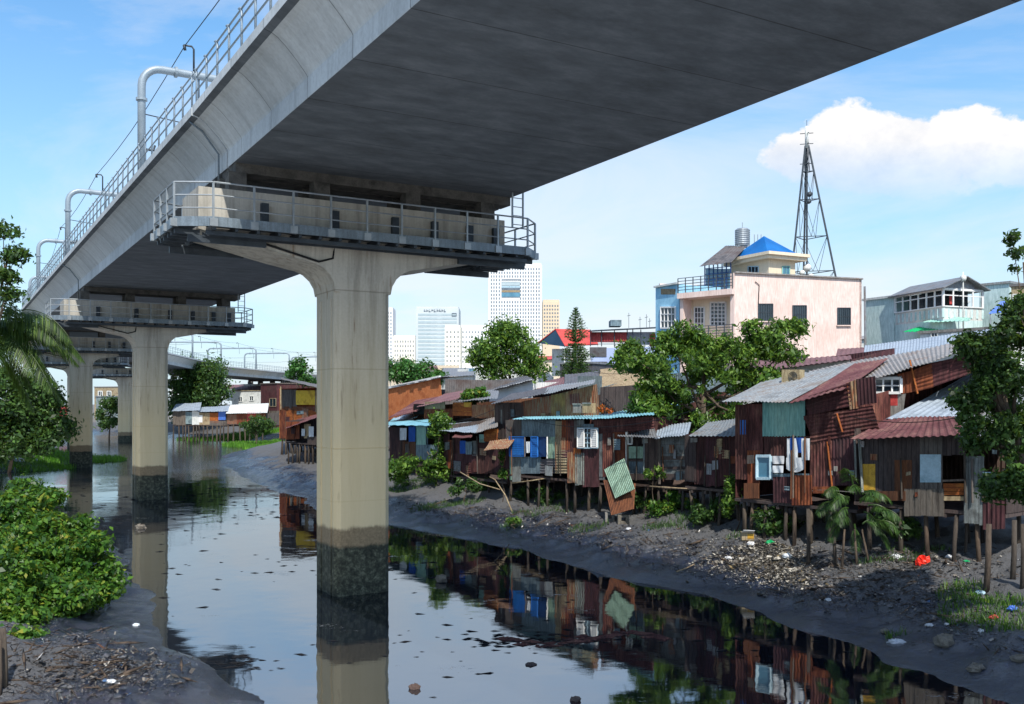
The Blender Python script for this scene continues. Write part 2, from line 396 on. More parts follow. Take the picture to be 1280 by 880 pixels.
def cmix(a, b, f):
    m = N('ShaderNodeMix', data_type='RGBA')
    for s, v in ((m.inputs[0], f), (m.inputs[6], a), (m.inputs[7], b)):
        if hasattr(v, 'is_output'): L(v, s)
        else: s.default_value = v
    return m.outputs[2]
# thin high cloud
wisps = ramp(wnoise(1.7, (1, 1, 3.2), 9, .62, .6, (3.1, .4, 1.2)), [(.43, 0.0), (.64, .85)])
low = ramp(sx.outputs[2], [(0.0, .45), (.30, .15), (.6, .25)])
wisps = mth('MULTIPLY', wisps, mth('ADD', low, .42), True)
haze = ramp(sx.outputs[2], [(0.0, .85), (.12, .62), (.26, .25), (.45, .0)])
CB = 4.25
c1 = cmix(hs.outputs[0], (CB*.56, CB*.79, CB*.98, 1), haze)
c2 = cmix(c1, (CB, CB*1.0, CB*1.02, 1), wisps)
# one bank of cumulus: puffs at real bearings, edges broken up by noise
nz = wnoise(11, (1, 1, 1.3), 9, .62); nz2 = wnoise(34, (1, 1, 1.2), 5, .55)
edge = mth('ADD', mth('MULTIPLY', mth('SUBTRACT', nz, .5), 1.7), mth('MULTIPLY', mth('SUBTRACT', nz2, .5), .7))
yy = mth('MAXIMUM', sx.outputs[1], .05)
u = mth('DIVIDE', sx.outputs[0], yy); v = mth('DIVIDE', sx.outputs[2], yy)
def puff(px, py, rx, ry):
    a = mth('DIVIDE', mth('SUBTRACT', u, (px-640)/F), rx/F); b = mth('DIVIDE', mth('SUBTRACT', v, (HY-py)/F), ry/F)
    return mth('SUBTRACT', 1.0, mth('SQRT', mth('ADD', mth('MULTIPLY', a, a), mth('MULTIPLY', b, b))))
p = None
for q in ((1062, 176, 62, 50), (1010, 196, 62, 32), (1130, 186, 72, 52), (1210, 180, 90, 48), (1105, 208, 130, 40), (1290, 200, 60, 36)):
    k = puff(*q); p = k if p is None else mth('MAXIMUM', p, k)
den = ramp(mth('ADD', p, mth('MULTIPLY', edge, .9)), [(-.0, 0.0), (.13, .98)])
den = mth('MULTIPLY', den, ramp(v, [(.205, 0.0), (.275, 1.0)]))
shade = ramp(mth('ADD', mth('ADD', v, mth('MULTIPLY', mth('SUBTRACT', nz, .5), .30)), mth('MULTIPLY', mth('SUBTRACT', nz2, .5), .08)), [(.205, (CB*.76, CB*.81, CB*.92, 1)), (.285, (CB*1.08, CB*1.06, CB*1.05, 1))])
c3 = cmix(c2, shade, den)
bgn = N('ShaderNodeBackground'); bgn.inputs['Strength'].default_value = .15; L(c3, bgn.inputs[0])
wo = N('ShaderNodeOutputWorld'); L(bgn.outputs[0], wo.inputs[0])
vs_ = scene.view_settings; vs_.view_transform = 'Standard'; vs_.look = 'None'; vs_.gamma = 1; vs_.exposure = .6; vs_.use_curve_mapping = False
scene.render.engine = 'CYCLES'

# ------------------------------------------------------------------ terrain
def G(px, py): Y = 6*F/(py-HY); return ((px-640)/F*Y, Y)
RIGHT = [(14.5, -60), (13.4, 5), G(1330, 905), G(1230, 872), G(1130, 835), G(1050, 805), G(950, 770), G(870, 744), G(800, 725), G(700, 700), G(600, 673),
         G(487, 655), G(400, 638), G(350, 612), G(318, 600), (-29, 96), (-34, 112), (-33, 128), (-38, 150), (-46, 158), (-66, 172)]
LEFTP = [(-84, 190), (-100, 200), (-84, 150), (-62, 128), (-46, 107), (-44, 95), (-41, 88), (-47, 82), (-52, 74), (-36, 62), (-24, 50), (-16, 40), (-12.6, 33), (-11.4, 29.5), G(165, 800), G(212, 816), G(262, 832), G(292, 862), G(318, 880),
         (-5.8, 16.5), (-7.5, 12), (-9, 0), (-10, -60)]
CH = np.array(RIGHT+LEFTP)
def sdist(x, y):
    """distance to the shoreline, > 0 on land; arrays"""
    x = np.asarray(x, float); y = np.asarray(y, float); d = np.full(x.shape, 1e9); ins = np.zeros(x.shape, bool)
    n = len(CH)
    for i in range(n):
        ax, ay = CH[i]; bx, by = CH[(i+1) % n]; ex, ey = bx-ax, by-ay
        t = np.clip(((x-ax)*ex+(y-ay)*ey)/(ex*ex+ey*ey), 0, 1)
        d = np.minimum(d, np.hypot(x-ax-t*ex, y-ay-t*ey))
        c = (ay > y) != (by > y)
        with np.errstate(divide='ignore', invalid='ignore'): xi = ax+(y-ay)*ex/(ey if ey else 1e-9)
        ins ^= c & (x < xi)
    return np.where(ins, -d, d)
def vnoise(x, y, s, seed=0):
    xs = np.asarray(x)/s+seed*17.3; ys = np.asarray(y)/s+seed*9.1
    xi = np.floor(xs).astype(np.int64); yi = np.floor(ys).astype(np.int64); fx = xs-xi; fy = ys-yi
    fx = fx*fx*(3-2*fx); fy = fy*fy*(3-2*fy)
    def h(a, b):
        k = (a*374761393+b*668265263) & 0xffffffff; k = ((k ^ (k >> 13))*1274126177) & 0xffffffff; return ((k ^ (k >> 16)) & 0xffff)/65535.0
    return (h(xi, yi)*(1-fx)+h(xi+1, yi)*fx)*(1-fy)+(h(xi, yi+1)*(1-fx)+h(xi+1, yi+1)*fx)*fy-.5
def ground_z(x, y):
    x = np.asarray(x, float); y = np.asarray(y, float)
    wob = vnoise(x, y, 2.2, 1)*.9+vnoise(x, y, .8, 2)*.45+vnoise(x, y, 6, 5)*1.2
    d = sdist(x, y)+wob*np.clip(1-np.abs(y-60)/400, 0, 1)
    land = np.where(d < 6, .02+.20*np.clip(d, 0, 6)+.006*np.clip(d, 0, 6)**2, 1.436+np.clip((d-6)*.13, 0, 1.3))
    bumps = (vnoise(x, y, .5, 3)*.17+vnoise(x, y, .9, 4)*.20+vnoise(x, y, .28, 8)*.12+vnoise(x, y, 3.1, 9)*.25)*np.clip(d*.9, 0, 1)*np.clip(1.6-np.abs(y-30)/120, .2, 1)
    return np.where(d > 0, land+bumps, np.maximum(-1.2, d*.25))
def gz(x, y): return float(ground_z(np.array([x]), np.array([y]))[0])

def axis(a, b, fine, out, grow=1.16):
    m = list(np.arange(a, b+fine/2, fine)); s = fine; lo = a; hi = b; L_ = []; H_ = []
    while hi < out: s *= grow; hi += s; H_.append(hi)
    s = fine
    while lo > -out: s *= grow; lo -= s; L_.append(lo)
    return np.array(L_[::-1]+m+H_)
xs = axis(-22, 17, .18, 6000); ys = np.concatenate([-axis(0, 1, 1, 300, 1.3)[::-1][:0], np.array([-300, -150, -80, -40, -20, -8, 0, 6, 9, 11]), np.arange(12, 44, .16), np.arange(44, 60, .24)])
s_ = .24; y_ = 60.0; extra = []
while y_ < 6000:
    s_ *= 1.028; y_ += s_; extra.append(y_)
ys = np.concatenate([ys, extra])
XX, YY = np.meshgrid(xs, ys); ZZ = ground_z(XX, YY)
nx, ny = len(xs), len(ys); idx = np.arange(nx*ny).reshape(ny, nx)
qs = np.stack([idx[:-1, :-1], idx[:-1, 1:], idx[1:, 1:], idx[1:, :-1]], -1).reshape(-1, 4)

# black canal mud: nearly black, wet and glossy low down, drier and littered with grey-brown scraps higher up
t = NT('canal_mud')
geo = t.n('ShaderNodeNewGeometry'); sp = t.sep(geo.outputs['Position'])
n1 = t.noise(.55, detail=5); n2 = t.noise(5.0, detail=6, rough=.7); n3 = t.noise(19, detail=4, rough=.7, stretch=(1, .8, 1)); n4 = t.noise(.25)
base = t.ramp(n2, [(.35, '#04070f'), (.55, '#0a1326'), (.75, '#162a52')])  # blue of the reflected sky mixed into the wet mud colour
dry = t.ramp(n3, [(.38, '#07080c'), (.54, '#101116'), (.65, '#1d1d1e'), (.78, '#393733')])
hgt = t.math('ADD', sp[2], t.math('MULTIPLY', t.math('SUBTRACT', n1, .5), 1.5))
k = t.ramp(hgt, [(.45, 0.0), (1.05, 1.0)])
col = t.mix(base, dry, k)
town = t.ramp(sp[2], [(.0, 0.0), (1.0, 1.0)]); town.node.color_ramp.elements[0].position = .0
kk = t.math('GREATER_THAN', t.math('ADD', sp[2], t.math('MULTIPLY', n4, .5)), 2.35)
col = t.mix(col, t.ramp(n2, [(.3, '#3c372f'), (.7, '#575043')]), kk)
t.l(col, t.b.inputs['Base Color'])
t.l(t.ramp(t.math('ADD', k, t.math('MULTIPLY', t.math('SUBTRACT', n2, .5), .8)), [(.1, .15), (.8, .8)]), t.b.inputs['Roughness'])
t.b.inputs['Specular IOR Level'].default_value = .8; t.b.inputs['IOR'].default_value = 2.0
b1 = t.bump(n2, .75, .10); t.bump(n3, .9, .05, b1)
M['mud'] = t.m
g = np_mesh('ground', np.stack([XX, YY, ZZ], -1).reshape(-1, 3), qs, M['mud'])
g.data.polygons.foreach_set('use_smooth', [True]*len(g.data.polygons)); struct(g)

# water: black, oily, still near the viewer, rippled farther up the canal
t = NT('black_canal_water')
geo = t.n('ShaderNodeNewGeometry'); sp = t.sep(geo.outputs['Position'])
t.set(Base_Color=(.006, .009, .014, 1), Roughness=.015); t.b.inputs['IOR'].default_value = 4.6; t.b.inputs['Specular IOR Level'].default_value = .5
a = t.noise(.35, stretch=(1, .8, 1), detail=3); b = t.noise(1.5, stretch=(1, 2.4, 1), detail=5); c = t.noise(.07, detail=3)
far = t.ramp(t.math('ADD', t.math('MULTIPLY', sp[1], .01), t.math('MULTIPLY', t.math('SUBTRACT', c, .5), 1.1)), [(.62, .02), (1.0, .6)])
h = t.math('ADD', t.math('MULTIPLY', a, .25), t.math('MULTIPLY', b, far))
t.bump(h, .16, .35)
# floating scum: thin grey films and specks
f1 = t.noise(.45, stretch=(.6, 1.6, 1), detail=7, rough=.7); f2 = t.noise(11, stretch=(.7, 1.4, 1), detail=3)
film = t.math('MULTIPLY', t.ramp(f1, [(.60, 0.0), (.68, 1.0)]), t.ramp(f2, [(.50, 0.0), (.62, 1.0)]))
t.l(t.mix((.006, .009, .014, 1), (.07, .07, .065, 1), film), t.b.inputs['Base Color'])
t.l(t.ramp(film, [(0, .015), (1, .6)]), t.b.inputs['Roughness'])
M['water'] = t.m
wb = MB(); wb.add([(-160, -60, 0), (60, -60, 0), (60, 230, 0), (-160, 230, 0)], [(0, 1, 2, 3)])
struct(wb.build('canal_water', M['water']))
# ------------------------------------------------------------------ elevated railway
t = NT('viaduct_concrete')
f = t.noise(.35, detail=4); g1 = t.noise(1.6, stretch=(.4, 1.6, .22), detail=8, rough=.65); g2 = t.noise(9, detail=4)
col = t.ramp(f, [(.3, '#b6bdc0'), (.7, '#ccd2d4')])
col = t.mix(col, t.ramp(g1, [(.36, .66), (.56, 1.0)]), .55, 'MULTIPLY'); col = t.mix(col, t.ramp(g2, [(.3, .86), (.6, 1.0)]), 1.0, 'MULTIPLY')
sp = t.sep(t.tc.outputs['Object'])
cell = t.n('ShaderNodeTexWhiteNoise', noise_dimensions='1D'); t.l(t.math('FLOOR', t.math('ADD', t.math('DIVIDE', sp[1], 2.9), .5)), cell.inputs['W'])
col = t.mix(col, t.ramp(cell.outputs['Value'], [(0, .90), (1, 1.04)]), 1.0, 'MULTIPLY')
seam = t.math('ABSOLUTE', t.math('SUBTRACT', t.math('FRACT', t.math('DIVIDE', sp[1], 2.9)), .5))
wob = t.math('MULTIPLY', t.math('SUBTRACT', t.noise(2.5), .5), .006)
ln = t.ramp(t.math('ADD', seam, wob), [(.003, .35), (.008, 1.0)])
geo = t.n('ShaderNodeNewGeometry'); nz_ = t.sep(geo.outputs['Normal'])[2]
sof = t.math('LESS_THAN', nz_, -.9)          # soffit mask: underside painted darker and bluer as shade, with mottled dirt
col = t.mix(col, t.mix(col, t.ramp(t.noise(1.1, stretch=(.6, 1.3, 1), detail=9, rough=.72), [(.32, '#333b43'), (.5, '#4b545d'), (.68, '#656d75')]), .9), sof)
col = t.mix(col, ln, .95, 'MULTIPLY')
t.l(col, t.b.inputs['Base Color']); t.set(Roughness=.88)
t.bump(t.math('ADD', t.math('MULTIPLY', ln, 1.0), t.math('MULTIPLY', g2, .25)), .35, .02)
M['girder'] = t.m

t = NT('pier_concrete')
sp = t.sep(t.tc.outputs['Object'])
f = t.noise(.5, stretch=(1, 1, .5), detail=4); g1 = t.noise(2.6, stretch=(1.4, 1.4, .09), detail=8, rough=.65); g2 = t.noise(14, detail=4, rough=.7); g3 = t.noise(2.5, detail=5)
col = t.ramp(f, [(.3, '#aaa69b'), (.7, '#bdb9ae')])
col = t.mix(col, t.ramp(g1, [(.36, .62), (.56, 1.0)]), .9, 'MULTIPLY'); col = t.mix(col, t.ramp(g2, [(.3, .88), (.6, 1.0)]), 1.0, 'MULTIPLY')
ztop = t.math('ADD', sp[2], t.math('MULTIPLY', t.math('ADD', t.math('SUBTRACT', g3, .5), t.math('MULTIPLY', t.math('SUBTRACT', g1, .5), .8)), .30))
for zz in (2.95, 4.6, 7.1, 9.55):
    ln = t.ramp(t.math('ABSOLUTE', t.math('SUBTRACT', sp[2], zz)), [(.008, .45), (.03, 1.0)]); col = t.mix(col, ln, .7, 'MULTIPLY')
low = t.ramp(t.math('DIVIDE', ztop, 10.0), [(.45, 1.0), (1.0, 0.0)]); col = t.mix(col, '#dcc594', t.math('MULTIPLY', low, .75))
ru = t.math('MULTIPLY', t.ramp(t.noise(3.1, stretch=(1.6, 1.6, .12), detail=5), [(.60, 0.0), (.70, 1.0)]), t.ramp(t.noise(.6, detail=2), [(.45, 0.0), (.6, .7)])); col = t.mix(col, '#6f5134', ru)
col = t.mix(col, t.ramp(g2, [(.3, '#5c4d38'), (.7, '#86745a')]), t.ramp(t.math('DIVIDE', ztop, 10.0), [(.205, .9), (.216, 0.0)]))
alg = t.ramp(t.noise(7, detail=7, rough=.75), [(.35, '#161912'), (.5, '#33372a'), (.62, '#5a5d4d'), (.75, '#86866f')])
algk = t.ramp(t.math('DIVIDE', ztop, 10.0), [(.150, 1.0), (.160, 0.0)])
col = t.mix(col, alg, algk)
t.l(col, t.b.inputs['Base Color']); t.set(Roughness=.85)
t.bump(t.math('ADD', t.math('MULTIPLY', g2, .3), t.math('MULTIPLY', g3, .2)), .35, .03)
M['pier'] = t.m

PATH = [V(-5.17, 31.1, 0), V(-23.0, 61.0, 0), V(-40.9, 91.1, 0), V(-55.4, 122, 0), V(-61.6, 153, 0), V(-62.5, 188, 0), V(-57, 222, 0), V(-44, 254.5, 0), V(-23, 282, 0), V(6, 300, 0)]
U0 = (PATH[1]-PATH[0]).normalized()
SOF = [13.15]*3+[13.15, 12.6, 11.75, 11.5, 11.5, 11.5, 11.5]
def yaw(d): return math.atan2(-d.x, d.y)                  # local +y runs along the line, local +x to its right

# the standard pier, built at the origin in local axes (x across, y along, z up)
def make_pier(label):
    r = thing('viaduct_pier', label, 'pier', (0,0,0), 'hammerhead piers carrying the elevated railway')
    c = MB()
    def ring(z, hx, hy, ch): return [(-hx+ch, -hy, z), (hx-ch, -hy, z), (hx, -hy+ch, z), (hx, hy-ch, z), (hx-ch, hy, z), (-hx+ch, hy, z), (-hx, hy-ch, z), (-hx, -hy+ch, z)]
    zs = [(-1.6, 0), (4.58, 0), (4.60, .012), (4.62, 0), (9.5, 0)]
    vs = [p for z, o in zs for p in ring(z, .93-o, .95-o, .18)]
    fs = [tuple(range(7, -1, -1))]+[(i*8+k, i*8+(k+1) % 8, (i+1)*8+(k+1) % 8, (i+1)*8+k) for i in range(4) for k in range(8)]+[tuple(32+k for k in range(8))]
    c.add(vs, fs)
    # raised vertical ribs either side of the drainage groove on the side face
    for sgn in (-1, 1):
        c.box(*(sorted((sgn*.93, sgn*.965))), -.62, -.30, -1.5, 9.3); c.box(*(sorted((sgn*.93, sgn*.965))), .30, .62, -1.5, 9.3)
    c.build('column', M['pier'], r)
    # hammerhead: lofted outline, chamfered along its lower edges
    pts = [(.93, 9.5)]+[(.93+.95*(1-math.cos(a)), 9.5+.85*math.sin(a)) for a in [math.radians(k) for k in (18, 36, 54, 72, 86)]]+[(2.6, 10.50), (5.10, 11.05), (5.10, 12.27)]
    half = pts; outline = [(-x, z) for x, z in half]; outline = outline[::-1]+half   # from top left round the bottom to top right
    m = MB(); n = len(outline)
    rows = [(-1.03, .0), (-.95, 1), (.95, 1), (1.03, .0)]
    def hy(z): return .95+min(.10, max(0, (z-9.5)*.1))
    vs = [(x, -hy(z), z) for x, z in outline]+[(x, hy(z), z) for x, z in outline]
    m.add(vs, [tuple(range(n)), tuple(range(2*n-1, n-1, -1))]+[(i, i+n, i+1+n, i+1) for i in range(n-1)]+[(n-1, 2*n-1, n, 0)])
    m.build('pier_cap', M['pier'], r)
    for x in (-3.9, -1.3, 1.8, 4.6):
        for y in (-.55, .55):
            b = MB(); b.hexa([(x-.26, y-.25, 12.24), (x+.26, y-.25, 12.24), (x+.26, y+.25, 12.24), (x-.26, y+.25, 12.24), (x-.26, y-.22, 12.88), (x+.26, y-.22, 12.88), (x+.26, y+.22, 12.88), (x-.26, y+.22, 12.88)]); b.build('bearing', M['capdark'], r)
    # shear pins and boxes on the cap's face
    for x in (-3.2, -1.0, 1.0, 2.4, 3.7, 4.7):
        b = MB(); b.box(x-.11, x+.11, -1.20, -1.05, 11.35, 11.95); b.build('anchor_box', M['steeldark'], r)
    # service platform
    X0, X1, Yp = -5.85, 6.15, 1.98
    per = [(X0+.95, -Yp), (X1-.7, -Yp), (X1, -Yp+.65), (X1, Yp-.65), (X1-.7, Yp), (X0+.95, Yp), (X0, Yp-.55), (X0, -Yp+.55)]
    pf = thing('service_platform', None, None); pf.parent = r
    fl = MB()
    for y0, y1 in ((-Yp+.05, -1.08), (1.08, Yp-.05)): fl.box(X0+.95, X1-.7, y0, y1, 11.10, 11.14)
    fl.box(X0+.06, -5.15, -1.4, 1.4, 11.101, 11.141); fl.box(5.15, X1-.06, -1.3, 1.3, 11.101, 11.141)
    fl.build('deck_grating', M['steeldark'], pf)
    fa = MB(); n = len(per)
    for i in range(n):
        a, b_ = per[i], per[(i+1) % n]; fa.bar((a[0], a[1], 11.12), (b_[0], b_[1], 11.12), .05, .27)
    fa.build('edge_plate', M['platesteel'], pf)
    jo = MB(); x = X0+1.0
    while x < X1-.7:
        for s in (-1, 1): jo.bar((x, s*1.02, 10.98), (x, s*(Yp-.06), 10.98), .09, .16)
        x += .62
    for s in (-1, 1):
        for y in (1.3, 1.72): jo.bar((X0+.8, s*y, 10.84), (X1-.6, s*y, 10.84), .08, .12)
    for y in (-1.2, -.75, -.3, .3, .75, 1.2):
        jo.bar((X0+.05, y, 10.9), (-5.1, y, 10.9), .08, .14); jo.bar((5.1, y, 10.9), (X1-.05, y, 10.9), .08, .14)
    jo.bar((3.2, -1.25, 10.72), (X1-.4, -1.25, 10.72), .12, .2); jo.bar((3.2, 1.25, 10.72), (X1-.4, 1.25, 10.72), .12, .2)
    jo.bar((X0+.4, -1.25, 10.72), (-3.2, -1.25, 10.72), .12, .2); jo.bar((X0+.4, 1.25, 10.72), (-3.2, 1.25, 10.72), .12, .2)
    jo.build('joists', M['steeldark'], pf)
    rl = MB()
    for i in range(n):
        a = Vector(per[i]+(0,)); b_ = Vector(per[(i+1) % n]+(0,)); L_ = (b_-a).length; k = max(1, round(L_/1.12))
        for z in (11.50, 11.86, 12.22): rl.tube([a+V(0,0,z), b_+V(0,0,z)], .021 if z < 12 else .027, 6)
        for j in range(k):
            p = a.lerp(b_, j/k); ps = MB(); ps.bar(p+V(0,0,11.0), p+V(0,0,12.22), .055, .055); ps.box(p.x-.11, p.x+.11, p.y-.07, p.y+.07, 10.98, 11.20); ps.build('rail_post', M['steel'], pf)
    rl.build('handrails', M['steel'], pf)
    ld = MB()
    for x in (5.2, 5.62): ld.bar((x, -1.4, 12.0), (x, -1.4, 13.9), .05)
    for k in range(6): ld.tube([(5.2, -1.4, 12.1+k*.3), (5.62, -1.4, 12.1+k*.3)], .015, 6)
    ld.build('ladder', M['steel'], r)
    cb = MB(); cb.smooth = True
    cb.tube([(-4.0, -1.10, 10.95), (-2.6, -1.09, 10.62), (-1.5, -1.07, 10.36), (-1.05, -1.04, 10.5), (-.97, -1.0, 11.0)], .035, 6)
    cb.build('drain_hose', M['rubber'], r)
    return r
pier_labels = ['nearest and largest concrete pier, with a dark algae band at its foot',
               'second concrete pier, standing in the water just left of the nearest one',
               'third pier, slimmer tan column with its foot beside the grassy left bank',
               'fourth pier, only a sliver of its column showing left of the third pier',
               'distant slim pier seen between the second and third columns',
               'sixth pier of the far curve, hidden beyond the round tree', 'pier under the far curving viaduct right of the round tree',
               'pier of the far viaduct behind the far stilt huts', 'far pier behind the riverside roofs left of the near column', 'farthest pier of the curving line']
pier0 = make_pier(pier_labels[0])
piers = [pier0]+[dup(pier0, (0,0,0), 0, l) for l in pier_labels[1:]]
for i, p in enumerate(piers):
    d = (PATH[min(i+1, len(PATH)-1)]-PATH[max(i-1, 0)]) if i else U0
    p.location = (PATH[i].x, PATH[i].y, SOF[i]-13.15); p.rotation_euler = (0, 0, yaw(d))

def girder_profile():
    L_ = [(-4.0, 0), (-4.01, .03), (-4.0, .50), (-4.03, .56), (-4.26, .84), (-4.54, 1.14), (-4.72, 1.30), (-4.86, 1.38), (-5.05, 1.44), (-5.05, 1.68), (-4.42, 1.68), (-4.25, 1.60), (-3.80, .55), (-3.3, .36)]
    cx = .775
    R_ = [(2*cx-x, z) for x, z in L_][::-1]
    return L_+R_
def make_span(Lx, label, cyl=0.0, rail_r=True, pipe=True, slope=0.0):
    r = thing('viaduct_span', label, 'railway bridge', (0,0,0), 'concrete trough spans of the elevated railway')
    P = girder_profile(); n = len(P); m = MB(); K = 12
    vs = [(x, -Lx/2+.05+(Lx-.1)*j/K, z+slope*(Lx/2-(-Lx/2+.05+(Lx-.1)*j/K))) for j in range(K+1) for x, z in P]
    fs = [tuple(range(n)), tuple(K*n+k for k in range(n-1, -1, -1))]
    for j in range(K): fs += [(j*n+k, (j+1)*n+k, (j+1)*n+(k+1) % n, j*n+(k+1) % n) for k in range(n)]
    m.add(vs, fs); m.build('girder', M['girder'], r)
    for s in (-1, 1):
        if s < 0 and slope: continue
        y0, y1 = (Lx/2-.75, Lx/2-.06) if s > 0 else (-Lx/2+.06, -Lx/2+.75)
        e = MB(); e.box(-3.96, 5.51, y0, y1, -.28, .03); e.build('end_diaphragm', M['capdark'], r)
    sides = ((-4.98, -1), (6.53, 1))
    for x, s in sides:
        rl = MB(); rl.smooth = True
        def zz(y): return 1.68+slope*(Lx/2-y)
        for h in (.40, .80, 1.02): rl.tube([(x, -Lx/2+.05, zz(-Lx/2)+h), (x, Lx/2-.05, zz(Lx/2)+h)], .028, 6)
        k = int(Lx/1.25)
        for j in range(k+1):
            y = -Lx/2+.3+(Lx-.6)*j/k
            rl.tube([(x, y, zz(y)-.02), (x, y, zz(y)+.95), (x, y+.07, zz(y)+1.06), (x, y+.26, zz(y)+1.10)], .032, 6)
        rl.build('railing', M['catenary'], r)
    if pipe:
        d = MB(); d.smooth = True
        d.tube([(-4.99, Lx/2-1.3 if False else -Lx/2+.6, 1.40), (-4.62, -Lx/2+.6, 1.16), (-4.12, -Lx/2+.6, .52), (-4.12, -Lx/2+.6, -.6)], .03, 8)
        d.build('drain_pipe', M['platesteel'], r)
    return r
span_labels = ['second concrete span, from the nearest pier to the second pier', 'third span, foreshortened beyond the second pier', 'short visible stretch of span beyond the third pier',
               'span beyond the fourth pier', 'span over the distant slim pier', 'far curving span above the round tree', 'far pale viaduct span right of the round tree', 'far viaduct span behind the yellow tarp hut', 'last far span behind the near column']
s0 = None
for i in range(len(PATH)-1):
    a, b_ = PATH[i], PATH[i+1]; L_ = (b_-a).length
    if i == 0: s0 = o = make_span(L_, span_labels[0]); L0 = L_
    else: o = dup(s0, (0,0,0), 0, span_labels[i]); o.scale = (1, L_/L0+.004, 1)
    mid = (a+b_)/2; z = (SOF[i]+SOF[i+1])/2
    o.location = (mid.x, mid.y, z); d = b_-a; o.rotation_euler = (math.atan2(SOF[i+1]-SOF[i], L_), 0, yaw(d))
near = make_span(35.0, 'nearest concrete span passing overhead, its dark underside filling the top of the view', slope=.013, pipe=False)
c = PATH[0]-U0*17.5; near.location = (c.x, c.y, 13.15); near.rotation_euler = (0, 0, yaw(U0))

# overhead-line portals: bent tube frames with a hook for the wire
def make_portal(label):
    r = thing('catenary_portal', label, 'catenary mast', (0,0,0), 'tube portals for the overhead railway wires')
    m = MB(); m.smooth = True
    xl, xr, zt, R = -4.65, 6.2, 6.15, .75
    def arc(cx, cz, a0, a1): return [(cx+R*math.cos(a0+(a1-a0)*k/6), 0, cz+R*math.sin(a0+(a1-a0)*k/6)) for k in range(7)]
    pts = [(xl, 0, 1.66)]+arc(xl+R, zt-R, PI, PI/2)+arc(xr-R, zt-R, PI/2, 0)+[(xr, 0, 1.66)]
    m.tube(pts, .155, 12); m.build('tube_frame', M['catenary'], r)
    for p, q in (((xl, 0, 4.8), (xl, 0, 4.9)), ((xr, 0, 4.8), (xr, 0, 4.9)), ((xl+1.25, 0, zt), (xl+1.35, 0, zt)), ((xr-1.35, 0, zt), (xr-1.25, 0, zt))):
        f_ = MB(); f_.tube([p, q], .22, 12); f_.build('flange', M['catenary'], r)
    h = MB(); h.smooth = True
    for x in (xl+2.0, xl+6.9):
        h.tube([(x, 0, zt+.1), (x, 0, zt+1.05), (x-.08, 0, zt+1.15), (x-.40, 0, zt+1.15)], .04, 6)
        h.tube([(x-.38, 0, zt+1.15), (x-.34, 0, zt+.95)], .06, 6)
        h.tube([(x+.2, 0, zt-.15), (x+.2, 0, zt-1.2)], .03, 6)
    h.tube([(xl, 0, zt-1.85), (xl+2.2, 0, zt-2.05), (xr-2.2, 0, zt-2.05), (xr, 0, zt-1.85)], .022, 6)
    h.build('wire_supports', M['steeldark'], r)
    i_ = MB(); i_.smooth = True; i_.tube([(xl+.15, 0, 2.9), (xl+.45, 0, 2.9), (xl+.5, 0, 3.1)], .05, 6); i_.build('insulator', M['steeldark'], r)
    return r
def path_at(s):
    acc = 0
    for i in range(len(PATH)-1):
        L_ = (PATH[i+1]-PATH[i]).length
        if s <= acc+L_:
            k = (s-acc)/L_; p = PATH[i].lerp(PATH[i+1], k); return p, (PATH[i+1]-PATH[i]), SOF[i]+(SOF[i+1]-SOF[i])*k
        acc += L_
    return PATH[-1], PATH[-1]-PATH[-2], SOF[-1]
por_s = [10.6, 35.9, 57, 82, 107, 132, 150, 168, 186, 204, 222, 240, 258]
por_l = ['nearest bent grey tube portal over the tracks with a small hook on top', 'second grey tube portal along the viaduct railing', 'third tube portal, low at the far left end of the railing',
         'fourth tube portal behind the left palm', 'fifth tube portal on the far part of the line', 'sixth tube portal where the line starts to curve'] + \
        [f'{k} small far tube portal on the curving viaduct' for k in ('leftmost', 'second from left', 'third from left', 'fourth from left', 'fifth from left', 'sixth from left', 'last')]
p0 = make_portal(por_l[0])
wire_pts = []
for i, s in enumerate(por_s):
    o = p0 if i == 0 else dup(p0, (0,0,0), 0, por_l[i])
    p, d, z = path_at(s); o.location = (p.x, p.y, z); o.rotation_euler = (0, 0, yaw(d))
    dn = d.normalized(); r_ = V(dn.y, -dn.x, 0); wire_pts.append((p-r_*3.0+V(0,0,z+7.28), p+r_*1.9+V(0,0,z+7.28)))
pn = PATH[0]-U0*18; r_ = V(U0.y, -U0.x, 0); wire_pts.insert(0, (pn-r_*3.0+V(0,0,20.6), pn+r_*1.9+V(0,0,20.6)))
for k in (0, 1):
    m = MB(); m.smooth = True; pts = []
    for a, b_ in zip(wire_pts[:-1], wire_pts[1:]):
        for j in range(6): q = a[k].lerp(b_[k], j/6); pts.append(q-V(0,0,.35*math.sin(PI*j/6)))
    pts.append(wire_pts[-1][k]); m.tube(pts, .018, 5)
    tag(m.build('overhead_wire', M['rubber']), ['thin overhead wire running through the portal hooks above the left railing', 'thin overhead wire over the far track of the viaduct'][k], 'wire')
